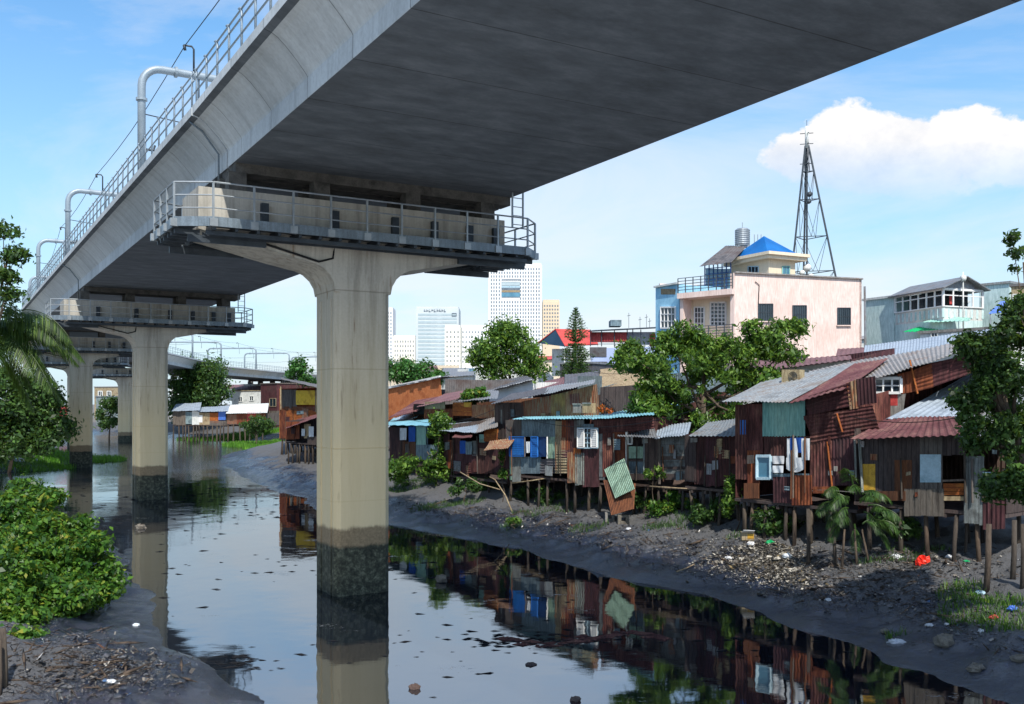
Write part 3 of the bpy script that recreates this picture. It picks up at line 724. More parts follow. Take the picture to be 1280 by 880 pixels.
# ------------------------------------------------------------------ facades: a vertical plane through two plan points
class Fac:
    def __init__(s, pa, Ya, pb, Yb):
        s.A = V(gx(pa, Ya), Ya, 0); s.B = V(gx(pb, Yb), Yb, 0); s.pa, s.pb = pa, pb
        s.t = (s.B-s.A).normalized(); s.n = V(s.t.y, -s.t.x, 0)
        if s.n.y > 0: s.n = -s.n
    def pt(s, px, py, off=0.0):               # off > 0 towards the viewer
        d = V((px-640)/F, 1, (HY-py)/F); P = s.A+s.n*off
        k = (s.n.x*P.x+s.n.y*P.y)/(s.n.x*d.x+s.n.y*d.y)
        return V(d.x*k, d.y*k, CAMZ+d.z*k)
    def rect(s, x0, y0, x1, y1, off=0.0):     # bl, br, tr, tl; kept vertical and level on the plane
        a = s.pt(x0, y1, off); b = s.pt(x1, y1, off); c = s.pt(x1, y0, off); d = s.pt(x0, y0, off)
        return [a, b, c, d]
    def base(s, py): p = (s.A+s.B)/2; return V(p.x, p.y, gz(p.x, p.y))

def window(F_, x0, y0, x1, y1, parent, off=.03, frame='white', glass='glass', bars=2, hbars=0, fw=.06, name='window', barmat=None):
    a, b, c, d = F_.rect(x0, y0, x1, y1, off); n = F_.n
    f = MB()
    for p, q in ((a, b), (b, c), (c, d), (d, a)): f.bar(p, q, fw, fw)
    for k in range(1, bars): f.bar(a.lerp(b, k/bars), d.lerp(c, k/bars), fw*.6, fw*.5)
    for k in range(1, hbars): f.bar(a.lerp(d, k/hbars), b.lerp(c, k/hbars), fw*.6, fw*.5)
    fo = f.build(name, M[frame], parent)
    g_ = MB(); g_.slab([p-n*.02 for p in (a, b, c, d)], .015); g_.build('pane', M[glass], fo)
    return fo

def shack(name, label, Fc, elems, x0, x1, yf, yt0, yt1, depth=4.5, wall='darkrust', roofs=(), stilts=5, group='tin and plank stilt shacks along the right bank', nrow=2, floormat='wooddark', backz=.4, stilt_r=.075, cat='stilt shack', side=True):
    """a hut whose front follows the photo's panels; side and back walls, floor, roof sheets and stilts are real"""
    b0 = Fc.base(0); t = thing(name, label, cat, b0, group)
    n = Fc.n
    L0, R0 = Fc.pt(x0, yf), Fc.pt(x1, yf); L1, R1 = Fc.pt(x0, yt0), Fc.pt(x1, yt1)
    zf = min(L0.z, R0.z)
    back = -n*depth
    L0.z = R0.z = zf
    if side:
        for nm, p, q in (('side_wall', L0, L1), ('side_wall', R0, R1)):
            m = MB(); m.sheet([p-n*.03, p+back, q+back+V(0,0,backz), q-n*.03], 'u', .16, .015); m.build(nm, M[wall], t)
        m = MB(); m.sheet([L0+back, R0+back, R1+back+V(0,0,backz), L1+back+V(0,0,backz)], 'u', .16, .015); m.build('back_wall', M[wall], t)
    m = MB(); m.slab([L0+n*.03+V(0,0,-.02), R0+n*.03+V(0,0,-.02), R0+back+V(0,0,-.02), L0+back+V(0,0,-.02)], .10)
    for k in range(4): a = L0.lerp(R0, (k+.5)/4); m.bar(a+n*.02-V(0,0,.2), a+back-V(0,0,.2), .1, .12)
    m.build('floor', M[floormat], t)
    for r in range(nrow):
        for k in range(stilts):
            u = (k+.3+random.uniform(-.25, .4))/stilts; o = -.05-r*depth*.45
            p = L0.lerp(R0, min(.98, max(.02, u)))+n*o; q = p+V(random.uniform(-.12, .12), random.uniform(-.1, .1), 0)
            m = MB(); m.smooth = True; zb = gz(q.x, q.y)-.4
            m.tube([V(q.x, q.y, zb), (p+q)/2+V(0, 0, zf-(p.z+q.z)/2+(zb-zf)/2)+V(random.uniform(-.03,.03), 0, 0), V(p.x, p.y, zf-.08)], stilt_r*random.uniform(.8, 1.25), 7, stilt_r*.85)
            m.build('stilt', M['post'], t)
    off = .015
    for e in elems:
        k = e[0]; off += .0045
        if k in 'hv':                          # corrugated sheet, ridges horizontal / vertical
            q = Fc.rect(*e[1:5], off) if not isinstance(e[1], (list, tuple)) else [Fc.pt(p[0], p[1], off) for p in e[1]]
            mt = e[5] if not isinstance(e[1], (list, tuple)) else e[2]
            m = MB(); m.sheet(q, 'u' if k == 'v' else 'v', .13, .014, ragged=.02); m.build('wall_sheet', M[mt], t)
        elif k == 'p' or k == 'P':             # planks upright / lying
            q = Fc.rect(*e[1:5], off); m = MB(); m.boards(q, e[6], axis='u' if k == 'p' else 'v', ragged=.02); m.build('plank_wall', M[e[5]], t)
        elif k == 'b':
            q = Fc.rect(*e[1:5], off) if not isinstance(e[1], (list, tuple)) else [Fc.pt(p[0], p[1], off) for p in e[1]]
            mt = e[5] if not isinstance(e[1], (list, tuple)) else e[2]
            m = MB(); m.slab(q, .03); m.build('wall_board', M[mt], t)
        elif k == 'w': window(Fc, *e[1:5], t, off+.03, *e[5:])
        elif k == 's':                         # shutter with louvre slats
            a, b_, c, d = Fc.rect(*e[1:5], off+.06); m = MB()
            for p, q in ((a, b_), (b_, c), (c, d), (d, a)): m.bar(p, q, .07, .05)
            for j in range(1, 9): m.bar(a.lerp(d, j/9), b_.lerp(c, j/9), .02, (d-a).length/10)
            m.build('shutter', M[e[5]], t)
        elif k == 't':                         # post / batten
            m = MB(); m.bar(Fc.pt(e[1], e[2], off+.05), Fc.pt(e[3], e[4], off+.05), e[6] if len(e) > 6 else .07); m.build('post', M[e[5]], t)
        elif k == 'c':                         # hanging cloth
            a, b_, c, d = Fc.rect(*e[1:5], off+.08); m = MB(); m.smooth = True
            W_ = 14; H_ = 6; vs = []
            for j in range(H_+1):
                for i in range(W_+1):
                    u, v_ = i/W_, j/H_; p = (a*(1-u)+b_*u)*(1-v_)+(d*(1-u)+c*u)*v_
                    vs.append(p+n*(.022*math.sin(u*9+v_*2)*(1-v_*.5))+V(0, 0, -.12*math.sin(PI*u)*(1-v_) if len(e) > 6 else 0))
            m.add(vs, [(j*(W_+1)+i, j*(W_+1)+i+1, (j+1)*(W_+1)+i+1, (j+1)*(W_+1)+i) for j in range(H_) for i in range(W_)])
            m.build('curtain', M[e[5]], t)
    if group.startswith('tin and plank') and stilts:          # patched-up look: odd offcuts and battens nailed over the joints
        rs = random.Random(name+label)
        for k in range(9):
            ux = rs.uniform(x0+1, x1-5); uy = rs.uniform(max(yt0, yt1)+3, yf-9); wx = rs.uniform(3, 9); wy = rs.uniform(4, 14)
            if any(e[0] in 'wsbc' and not isinstance(e[1], (list, tuple)) and e[1]-2 < ux+wx and e[3]+2 > ux and e[2]-2 < uy+wy and e[4]+2 > uy for e in elems): continue
            sk = rs.uniform(-1.2, 1.2); o_ = off+.012+.004*k; q = [Fc.pt(ux, uy+wy, o_), Fc.pt(ux+wx, uy+wy+sk, o_), Fc.pt(ux+wx+sk*.5, uy+sk, o_), Fc.pt(ux, uy, o_)]
            mt = rs.choice(['tin', 'greyboard', 'beige', 'rust', 'orangerust', 'wood', 'greyblue', 'tinstreak', 'maroon', 'concrete'])
            m = MB(); (m.sheet(q, rs.choice('uv'), .1, .012) if rs.random() < .6 else m.boards(q, 3)); m.build('patch', M[mt], t)
        for k in range(3):
            ux = rs.uniform(x0+1, x1-1); m = MB(); m.bar(Fc.pt(ux, rs.uniform(yt0+2, (yt0+yf)/2), off+.05), Fc.pt(ux+rs.uniform(-1.5, 1.5), yf+rs.uniform(-6, 4), off+.05), .045); m.build('batten', M[rs.choice(['wood', 'post', 'woodbrown'])], t)
    for r in roofs:
        q = [Fc.pt(p[0], p[1], p[2]) for p in r[0]]      # front-left, front-right, back-right, back-left
        m = MB(); m.sheet(q, r[2] if len(r) > 2 else 'u', r[3] if len(r) > 3 else .18, .02, .014, sag=.03, ragged=.012)
        m.build('roof', M[r[1]], t)
    return t

# ---- front row, from the right edge of the photograph to the left
F1 = Fac(1066, 31.0, 1262, 27.2)
shack('plank_shack', 'dark grey plank shack at right with yellow door panel, pale blue board and rust-red canopy', F1, [
    ('p', 1075, 543, 1110, 616, 'wooddark', 6), ('p', 1108, 540, 1152, 616, 'wooddark', 7), ('p', 1118, 575, 1140, 616, 'woodbrown', 3),
    ('p', 1150, 545, 1178, 615, 'wood', 5), ('p', 1178, 540, 1207, 569, 'wooddark', 5), ('b', 1078, 580, 1094, 613, 'yellow'),
    ('t', 1074, 545, 1078, 615, 'greyboard'), ('t', 1068, 545, 1070, 600, 'greyboard', .05),
    ('b', 1150, 568, 1176, 603, 'paleblue'), ('P', 1179, 604, 1205, 619, 'woodorange', 3), ('t', 1178, 601, 1206, 600, 'wood', .06), ('P', 1180, 620, 1206, 626, 'beige', 1),
    ('p', 1205, 570, 1230, 655, 'greyboard', 4), ('p', 1130, 611, 1180, 645, 'wood', 7),
    ('v', 1228, 592, 1256, 662, 'maroon'), ('c', 1228, 590, 1245, 599, 'paleblue'), ('p', 1096, 614, 1132, 626, 'woodbrown', 5)],
    1068, 1258, 626, 536, 522, depth=5, wall='wooddark', backz=.3, stilts=5,
    roofs=[([(1062, 549, .55), (1216, 543, .75), (1196, 520, -1.2), (1106, 523, -1.2)], 'redroof', 'u', .2),
           ([(1107, 524, -1.15), (1196, 521, -1.15), (1268, 462, -6.5), (1222, 461, -6.5)], 'tinlight', 'u', .22),
           ([(1194, 545, .7), (1290, 548, .7), (1300, 470, -5.5), (1240, 466, -5.5)], 'tin', 'u', .2)])

F2 = Fac(918, 35.4, 1072, 31.4)
shack('rust_shack', 'largest rust-red corrugated shack with a teal sheet and hanging blue and white cloths', F2, [
    ('v', 919, 506, 934, 600, 'darkrust'), ('v', 932, 505, 954, 566, 'rust'), ('b', 925, 525, 932, 543, 'blue'), ('v', 934, 563, 950, 606, 'orangerust'),
    ('v', 955, 545, 1012, 570, 'darkrust'),
    ('v', 953, 500, 1006, 546, 'teal'), ('w', 946, 570, 963, 598, 'paleblue', 'glassblue', 1, 0, .10),
    ('b', 964, 592, 1014, 600, 'greyblue'), ('c', 984, 548, 997, 584, 'cloth_white', 1), ('c', 988, 547, 1004, 566, 'cloth_blue'), ('c', 1002, 548, 1012, 575, 'cloth_white'), ('c', 983, 572, 1006, 586, 'cloth_white', 1),
    ('c', 966, 570, 980, 580, 'plastic_white'), ('c', 966, 582, 979, 591, 'cloth_white'),
    ('v', 966, 596, 990, 629, 'maroon'), ('v', 989, 594, 1015, 631, 'orangerust'),
    ('v', 1012, 550, 1040, 612, 'rust'), ('v', 1036, 546, 1073, 608, 'maroon'), ('t', 1034, 552, 1040, 608, 'woodorange', .05),
    ('h', [(1008, 520), (1064, 508), (1062, 478), (1008, 496)], 'maroon'),
    ('h', [(1014, 554), (1100, 539), (1090, 507), (1005, 520)], 'rust'),
    ('v', [(1062, 512), (1073, 510), (1071, 474), (1057, 479)], 'tinstreak'), ('v', [(1072, 508), (1096, 503), (1094, 470), (1070, 474)], 'maroon'),
    ('t', 1046, 517, 1053, 540, 'woodorange', .05), ('p', 930, 604, 949, 623, 'woodbrown', 3), ('P', 1016, 608, 1042, 617, 'orangerust', 2)],
    919, 1072, 622, 508, 498, depth=5.5, wall='rust', backz=.8, stilts=8,
    roofs=[([(901, 502, .7), (985, 502, .7), (1072, 452, -4.8), (950, 478, -4.8)], 'tin', 'u', .2),
           ([(984, 505, .6), (1052, 487, .6), (1110, 447, -4.6), (1068, 455, -4.6)], 'redroof', 'u', .2)])

F2b = Fac(1050, 33.6, 1200, 31.4)
shack('upper_rust_shack', 'rust-orange and maroon upper storey with a small white-framed window over a red panel', F2b, [
    ('v', [(1084, 516), (1124, 516), (1124, 470), (1084, 478)], 'tinstreak'), ('v', [(1122, 493), (1145, 489), (1145, 462), (1122, 468)], 'orangerust'), ('h', [(1143, 490), (1167, 484), (1165, 454), (1143, 462)], 'orangerust'),
    ('h', [(1165, 484), (1222, 464), (1222, 440), (1165, 454)], 'maroon'), ('b', [(1091, 525), (1128, 520), (1132, 492), (1091, 500)], 'concrete'),
    ('b', 1093, 490, 1122, 507, 'redpaint'), ('w', 1093, 473, 1126, 491, 'cleanwhite', 'glass', 3, 2, .09), ('b', 1090, 470, 1128, 474, 'tin'), ('t', 1137, 450, 1147, 492, 'woodorange', .05)],
    1062, 1222, 545, 472, 440, depth=4.5, wall='maroon', backz=.3, stilts=0, cat='upper storey', group='tin and plank stilt shacks along the right bank',
    roofs=[([(1040, 489, .35), (1196, 442, .35), (1200, 427, -4.6), (1010, 463, -4.6)], 'tin', 'u', .15), ([(1196, 444, .34), (1262, 425, .34), (1262, 410, -4.6), (1198, 427, -4.6)], 'tin', 'u', .2)])

F3 = Fac(858, 38.6, 926, 36.4)
shack('maroon_lean_to', 'plain dark maroon tin lean-to with a grey roof, left of the largest rust-red shack', F3, [
    ('v', 868, 545, 884, 606, 'darkrust'), ('v', 882, 543, 900, 607, 'maroon'), ('v', 898, 543, 924, 608, 'darkrust'), ('p', 856, 544, 870, 602, 'wooddark', 3)],
    857, 925, 607, 543, 540, depth=3.6, stilts=5, wall='darkrust',
    roofs=[([(860, 545, .5), (930, 545, .5), (930, 522, -3.7), (884, 528, -3.7)], 'tin', 'u', .18)])

F4 = Fac(776, 42.4, 862, 39.4)
shack('board_shack', 'shack of pale mint boards and dark lying planks under a short scalloped tin roof', F4, [
    ('b', 784, 558, 806, 573, 'mint'), ('b', 786, 576, 804, 592, 'greyblue'), ('t', 783, 540, 783, 600, 'white', .08), ('t', 805, 546, 805, 590, 'greyboard', .07), ('P', 784, 574, 807, 577, 'wooddark', 1),
    ('p', 806, 546, 824, 598, 'wooddark', 4), ('b', 818, 575, 824, 590, 'white'), ('P', 826, 545, 858, 599, 'greyboard', 5), ('P', 825, 570, 859, 575, 'wooddark', 1), ('P', 825, 552, 859, 556, 'wooddark', 1), ('P', 825, 583, 859, 587, 'wooddark', 1),
    ('t', 824, 545, 824, 605, 'wood', .1), ('t', 859, 545, 860, 610, 'wood', .1), ('P', 784, 592, 858, 600, 'wooddark', 1), ('w', 785, 545, 790, 555, 'white', 'glass', 1)],
    783, 860, 603, 545, 543, depth=3.8, stilts=5, wall='wooddark',
    roofs=[([(772, 545, .6), (822, 547, .6), (818, 535, -1.5), (772, 537, -1.5)], 'tin', 'u', .16), ([(818, 548, .6), (860, 543, .6), (864, 527, -3), (822, 534, -3)], 'tinlight', 'u', .16)])

F5 = Fac(632, 49.0, 786, 42.2)
shack('blue_shutter_shack', 'patchwork shack with bright blue shutters under a thin turquoise roof edge', F5, [
    ('b', 641, 525, 694, 546, 'greyblue'), ('p', 632, 525, 652, 548, 'wood', 4), ('b', 637, 569, 640, 600, 'mint'), ('p', 640, 568, 651, 602, 'greyboard', 3),
    ('b', 650, 571, 676, 592, 'greyblue'), ('h', 675, 574, 696, 592, 'tindark'), ('b', 684, 546, 695, 573, 'mint'),
    ('b', 694, 526, 703, 550, 'beige'), ('p', 694, 547, 707, 566, 'beige', 2), ('h', 694, 562, 710, 592, 'beige'), ('h', 702, 560, 712, 572, 'redroof'),
    ('v', 702, 525, 712, 562, 'orangerust'), ('v', 708, 525, 722, 566, 'rust'), ('p', 718, 525, 730, 548, 'greyboard', 3), ('b', 746, 535, 756, 600, 'greyboard'),
    ('v', 709, 565, 722, 604, 'tinstreak'), ('v', 719, 566, 731, 606, 'greyboard'), ('v', 728, 561, 749, 609, 'maroon'), ('b', 717, 560, 726, 568, 'woodorange'),
    ('b', 749, 540, 754, 596, 'greyboard'), ('v', 753, 540, 770, 596, 'rust'), ('v', 766, 540, 785, 600, 'orangerust'), ('t', 784, 540, 785, 604, 'wood', .09), ('t', 767, 542, 768, 600, 'wood', .06),
    ('h', [(741, 543), (818, 536), (816, 520), (740, 525)], 'rust'),
    ('s', 637, 546, 656, 570, 'blue'), ('s', 664, 546, 672, 571, 'blue'), ('b', 673, 546, 683, 571, 'navy'), ('t', 684, 546, 684, 573, 'cleanwhite', .06), ('c', 658, 552, 662, 566, 'cloth_white'), ('t', 656, 546, 656, 571, 'wood', .06),
    ('w', 722, 535, 747, 560, 'paleblue', 'glass', 2, 4, .06), ('s', 722, 536, 730, 559, 'cleanwhite'), ('s', 739, 537, 746, 559, 'cleanwhite'), ('b', 728, 530, 742, 535, 'greyblue')],
    636, 784, 592, 524, 524, depth=4.6, stilts=9, wall='darkrust', backz=.2,
    roofs=[([(640, 524, .5), (740, 523, .5), (740, 515, -4.8), (668, 517, -4.8)], 'skyroof', 'u', .2), ([(739, 524, .5), (818, 518, .5), (816, 510, -4.8), (742, 514, -4.8)], 'skyroof', 'u', .2),
           ([(604, 563, 1.2), (634, 560, .9), (644, 548, .1), (612, 551, .1)], 'tinstreak', 'u', .16)])

F6 = Fac(548, 55.6, 636, 49.4)
shack('curtained_shack', 'low maroon tin shack with a rusty sheet and blue curtained opening under a pale roof', F6, [
    ('v', 553, 542, 562, 582, 'darkrust'), ('v', 560, 550, 567, 586, 'orangerust'), ('b', 566, 546, 576, 568, 'darkrust'), ('c', 575, 551, 582, 567, 'cloth_blue'), ('c', 582, 552, 590, 568, 'greyblue'), ('b', 590, 551, 597, 570, 'greyboard'),
    ('v', 566, 567, 598, 592, 'maroon'), ('v', 597, 549, 622, 592, 'darkrust'), ('b', 599, 543, 606, 553, 'teal'), ('P', 605, 536, 622, 552, 'woodorange', 3), ('t', 596, 545, 597, 592, 'wood', .07), ('v', 618, 550, 640, 592, 'maroon')],
    552, 634, 592, 542, 540, depth=4.4, stilts=6, wall='darkrust',
    roofs=[([(548, 538, .5), (596, 541, .5), (600, 527, -4.2), (560, 529, -4.2)], 'tinlight', 'u', .18), ([(595, 541, .52), (622, 533, .52), (622, 521, -4.2), (596, 527, -4.2)], 'tin', 'u', .18),
           ([(565, 547, 1.0), (588, 547, 1.0), (592, 541, .1), (570, 541, .1)], 'redroof', 'u', .14)])

F7 = Fac(486, 63.5, 552, 56.2)
shack('vine_shack', 'low shack with blue and teal curtains half hidden by vines beside the near column', F7, [
    ('b', 487, 534, 504, 574, 'darkrust'), ('c', 500, 535, 508, 550, 'cloth_white'), ('c', 511, 533, 519, 552, 'cloth_blue'), ('b', 519, 532, 532, 556, 'teal'), ('p', 503, 552, 520, 572, 'woodbrown', 4), ('t', 534, 532, 534, 560, 'greyblue', .07), ('b', 520, 556, 550, 575, 'greyblue')],
    487, 550, 574, 531, 532, depth=4, stilts=6, wall='wooddark',
    roofs=[([(482, 531, .6), (540, 532, .6), (552, 521, -4), (492, 522, -4)], 'skyroof', 'u', .2)])

# ---- behind the front row
F8 = Fac(616, 53.5, 752, 46.8)
shack('streaked_shed', 'taller shed behind the blue shutters, its tin wall streaked with orange rust', F8, [
    ('p', 619, 503, 634, 548, 'wooddark', 4), ('p', 632, 503, 655, 535, 'wooddark', 6), ('p', 626, 512, 628, 530, 'greyboard', 1),
    ('v', [(652, 524), (690, 522), (690, 494), (652, 502)], 'tinstreak'), ('v', [(689, 524), (708, 523), (708, 490), (689, 494)], 'ochretin'), ('v', [(707, 524), (750, 522), (746, 480), (707, 490)], 'tinstreak'),
    ('b', [(712, 506), (724, 505), (724, 491), (712, 493)], 'redroof')],
    618, 750, 545, 506, 484, depth=5.5, stilts=5, wall='wooddark', backz=.3, cat='shed',
    roofs=[([(613, 505, .6), (680, 492, .6), (688, 484, -4), (640, 492, -4)], 'tindark', 'u', .2), ([(679, 493, .6), (742, 479, .6), (744, 474, -4), (684, 484, -4)], 'tin', 'u', .2)])
F9 = Fac(744, 56.0, 830, 52.0)
shack('blue_grey_shed', 'shed with a dark blue-green front and broad pale wavy roof, left of the large tree', F9, [
    ('b', 722, 470, 752, 498, 'greyblue'), ('b', 744, 500, 762, 530, 'navy'), ('v', 760, 494, 835, 520, 'tinstreak'), ('c', 752, 494, 758, 505, 'plastic_red'), ('b', 752, 510, 790, 516, 'orangerust')],
    722, 832, 540, 492, 486, depth=6, stilts=3, wall='greyblue', backz=1.2, cat='shed',
    roofs=[([(750, 498, .5), (836, 486, .5), (832, 452, -9), (750, 462, -9)], 'beige', 'v', .45)])
F10 = Fac(486, 80, 556, 73)
shack('orange_house', 'house with a bright orange wall and white-edged roof behind the vine shack', F10, [
    ('b', [(484, 530), (552, 500), (550, 472), (484, 486)], 'orangewall'), ('b', [(484, 534), (556, 505), (556, 498), (484, 526)], 'redroof'), ('t', 484, 485, 550, 471, 'cleanwhite', .18)],
    485, 556, 560, 486, 474, depth=7, stilts=0, wall='tindark', cat='house', side=True, backz=0,
    roofs=[([(480, 485, .2), (552, 471, .2), (580, 470, -8), (520, 476, -8)], 'tindark', 'u', .3)])
F11 = Fac(520, 66, 622, 59)
shack('low_back_shack', 'low brown shack with rusty roofs and orange boards behind the curtained shack', F11, [
    ('b', 517, 505, 530, 518, 'dark'), ('b', 531, 502, 556, 512, 'beige'), ('v', 530, 511, 566, 524, 'orangerust'), ('P', 566, 503, 590, 520, 'woodorange', 3), ('b', 580, 503, 589, 517, 'yellow'), ('v', 590, 506, 622, 522, 'tinstreak')],
    516, 622, 545, 508, 500, depth=6, stilts=0, wall='woodbrown', cat='shack', backz=.3,
    roofs=[([(486, 522, .8), (520, 514, .6), (560, 494, -4), (520, 500, -4)], 'redroof', 'u', .25), ([(520, 509, .6), (570, 499, .6), (600, 485, -5), (556, 492, -5)], 'mroof', 'u', .25), ([(568, 502, .6), (622, 498, .6), (624, 488, -5), (590, 488, -5)], 'tin', 'u', .25),
           ([(484, 535, .3), (521, 521, .3), (528, 512, -2), (490, 524, -2)], 'tinlight', 'u', .25)])
F12 = Fac(604, 74, 676, 68)
shack('white_gable_house', 'plain white-walled house with a low grey roof between the round tree and the streaked shed', F12, [
    ('b', [(612, 515), (672, 500), (664, 474), (612, 488)], 'cleanwhite')],
    612, 670, 540, 492, 478, depth=8, stilts=0, wall='white', cat='house', backz=.2,
    roofs=[([(606, 490, .4), (668, 474, .4), (658, 470, -9), (616, 476, -9)], 'tindark', 'u', .3)])
F13 = Fac(660, 66, 752, 62)
shack('maroon_roof_shack', 'shack with dull maroon and grey roofs in front of the red-roofed hut', F13, [('v', 668, 486, 750, 510, 'darkrust')],
    666, 748, 540, 490, 478, depth=7, stilts=0, wall='darkrust', cat='shack', backz=1.0,
    roofs=[([(664, 492, .4), (706, 484, .4), (712, 470, -7), (682, 476, -7)], 'mroof', 'u', .3), ([(705, 486, .5), (750, 474, .5), (748, 464, -7), (706, 468, -7)], 'tindark', 'u', .3)])
def lowhouse(name, label, Fc, x0, x1, yf, yt0, yt1, wall, roof, yr0, yr1, back=-8, backz=.8, cat='house', side='darkrust', pitch=.3, over=.4):
    return shack(name, label, Fc, [('b', [(x0, yf), (x1, yf), (x1, yt1), (x0, yt0)], wall)], x0, x1, yf, yt0, yt1, depth=-back-.6, stilts=0, wall=side, cat=cat, backz=backz,
                 group='tin-roofed houses behind the stilt shacks', roofs=[([(x0-3, yt0-1, over), (x1+3, yt1-1, over), (x1+1, yr1, back), (x0+1, yr0, back)], roof, 'u', pitch)])
lowhouse('maroon_roof_house', 'house with a dull maroon roof between the pink house and the air conditioner', Fac(930, 50, 1065, 46), 925, 1062, 520, 468, 450, 'white', 'mroof', 452, 444, back=-6, side='maroon')
lowhouse('brown_roof_house', 'house with a brown ridged roof right of the pink house foot', Fac(1040, 56, 1140, 53), 1046, 1140, 520, 452, 440, 'maroon', 'mroof', 436, 431, back=-8, side='maroon')
lowhouse('pale_roof_house', 'low house with a wide pale blue-grey roof below the rooftop terrace house', Fac(1100, 48, 1262, 44), 1080, 1262, 520, 456, 428, 'white', 'tinlight', 432, 408, back=-10, side='white', pitch=.16)
lowhouse('green_roof_house', 'small house with a turquoise roof seen under the large tree', Fac(780, 50, 850, 48), 790, 850, 540, 512, 508, 'teal', 'skyroof', 500, 498, back=-6)

# ---- air conditioner on the roof
def ac():
    Fc = Fac(975, 37.6, 1003, 36.9); a, b, c, d = Fc.rect(977, 462, 1000, 480, 0); n = Fc.n
    t = thing('air_conditioner', 'cream air-conditioner unit standing on the grey tin roof of the largest rust-red shack', 'air conditioner', (a+b)/2)
    m = MB(); m.slab([a, b, c, d], .34); m.build('casing', M['beige'], t)
    cc = (a+b+c+d)/4+(b-a)*.12+n*.012; m = MB(); m.smooth = True
    u = (b-a).normalized(); up = V(0,0,1)
    for r in (.04, .09, .14, .19): m.tube([cc+u*(r*math.cos(k*PI/10))+up*(r*math.sin(k*PI/10)) for k in range(21)], .008, 5, cap=False)
    m.build('fan_grille', M['steeldark'], t)
    m = MB(); m.bar(a-V(0,0,.0)-n*.05+V(0,0,-.06), b-n*.05+V(0,0,-.06), .05, .12); m.bar(a-n*.3+V(0,0,-.06), b-n*.3+V(0,0,-.06), .05, .12); m.build('feet', M['steeldark'], t)
ac()

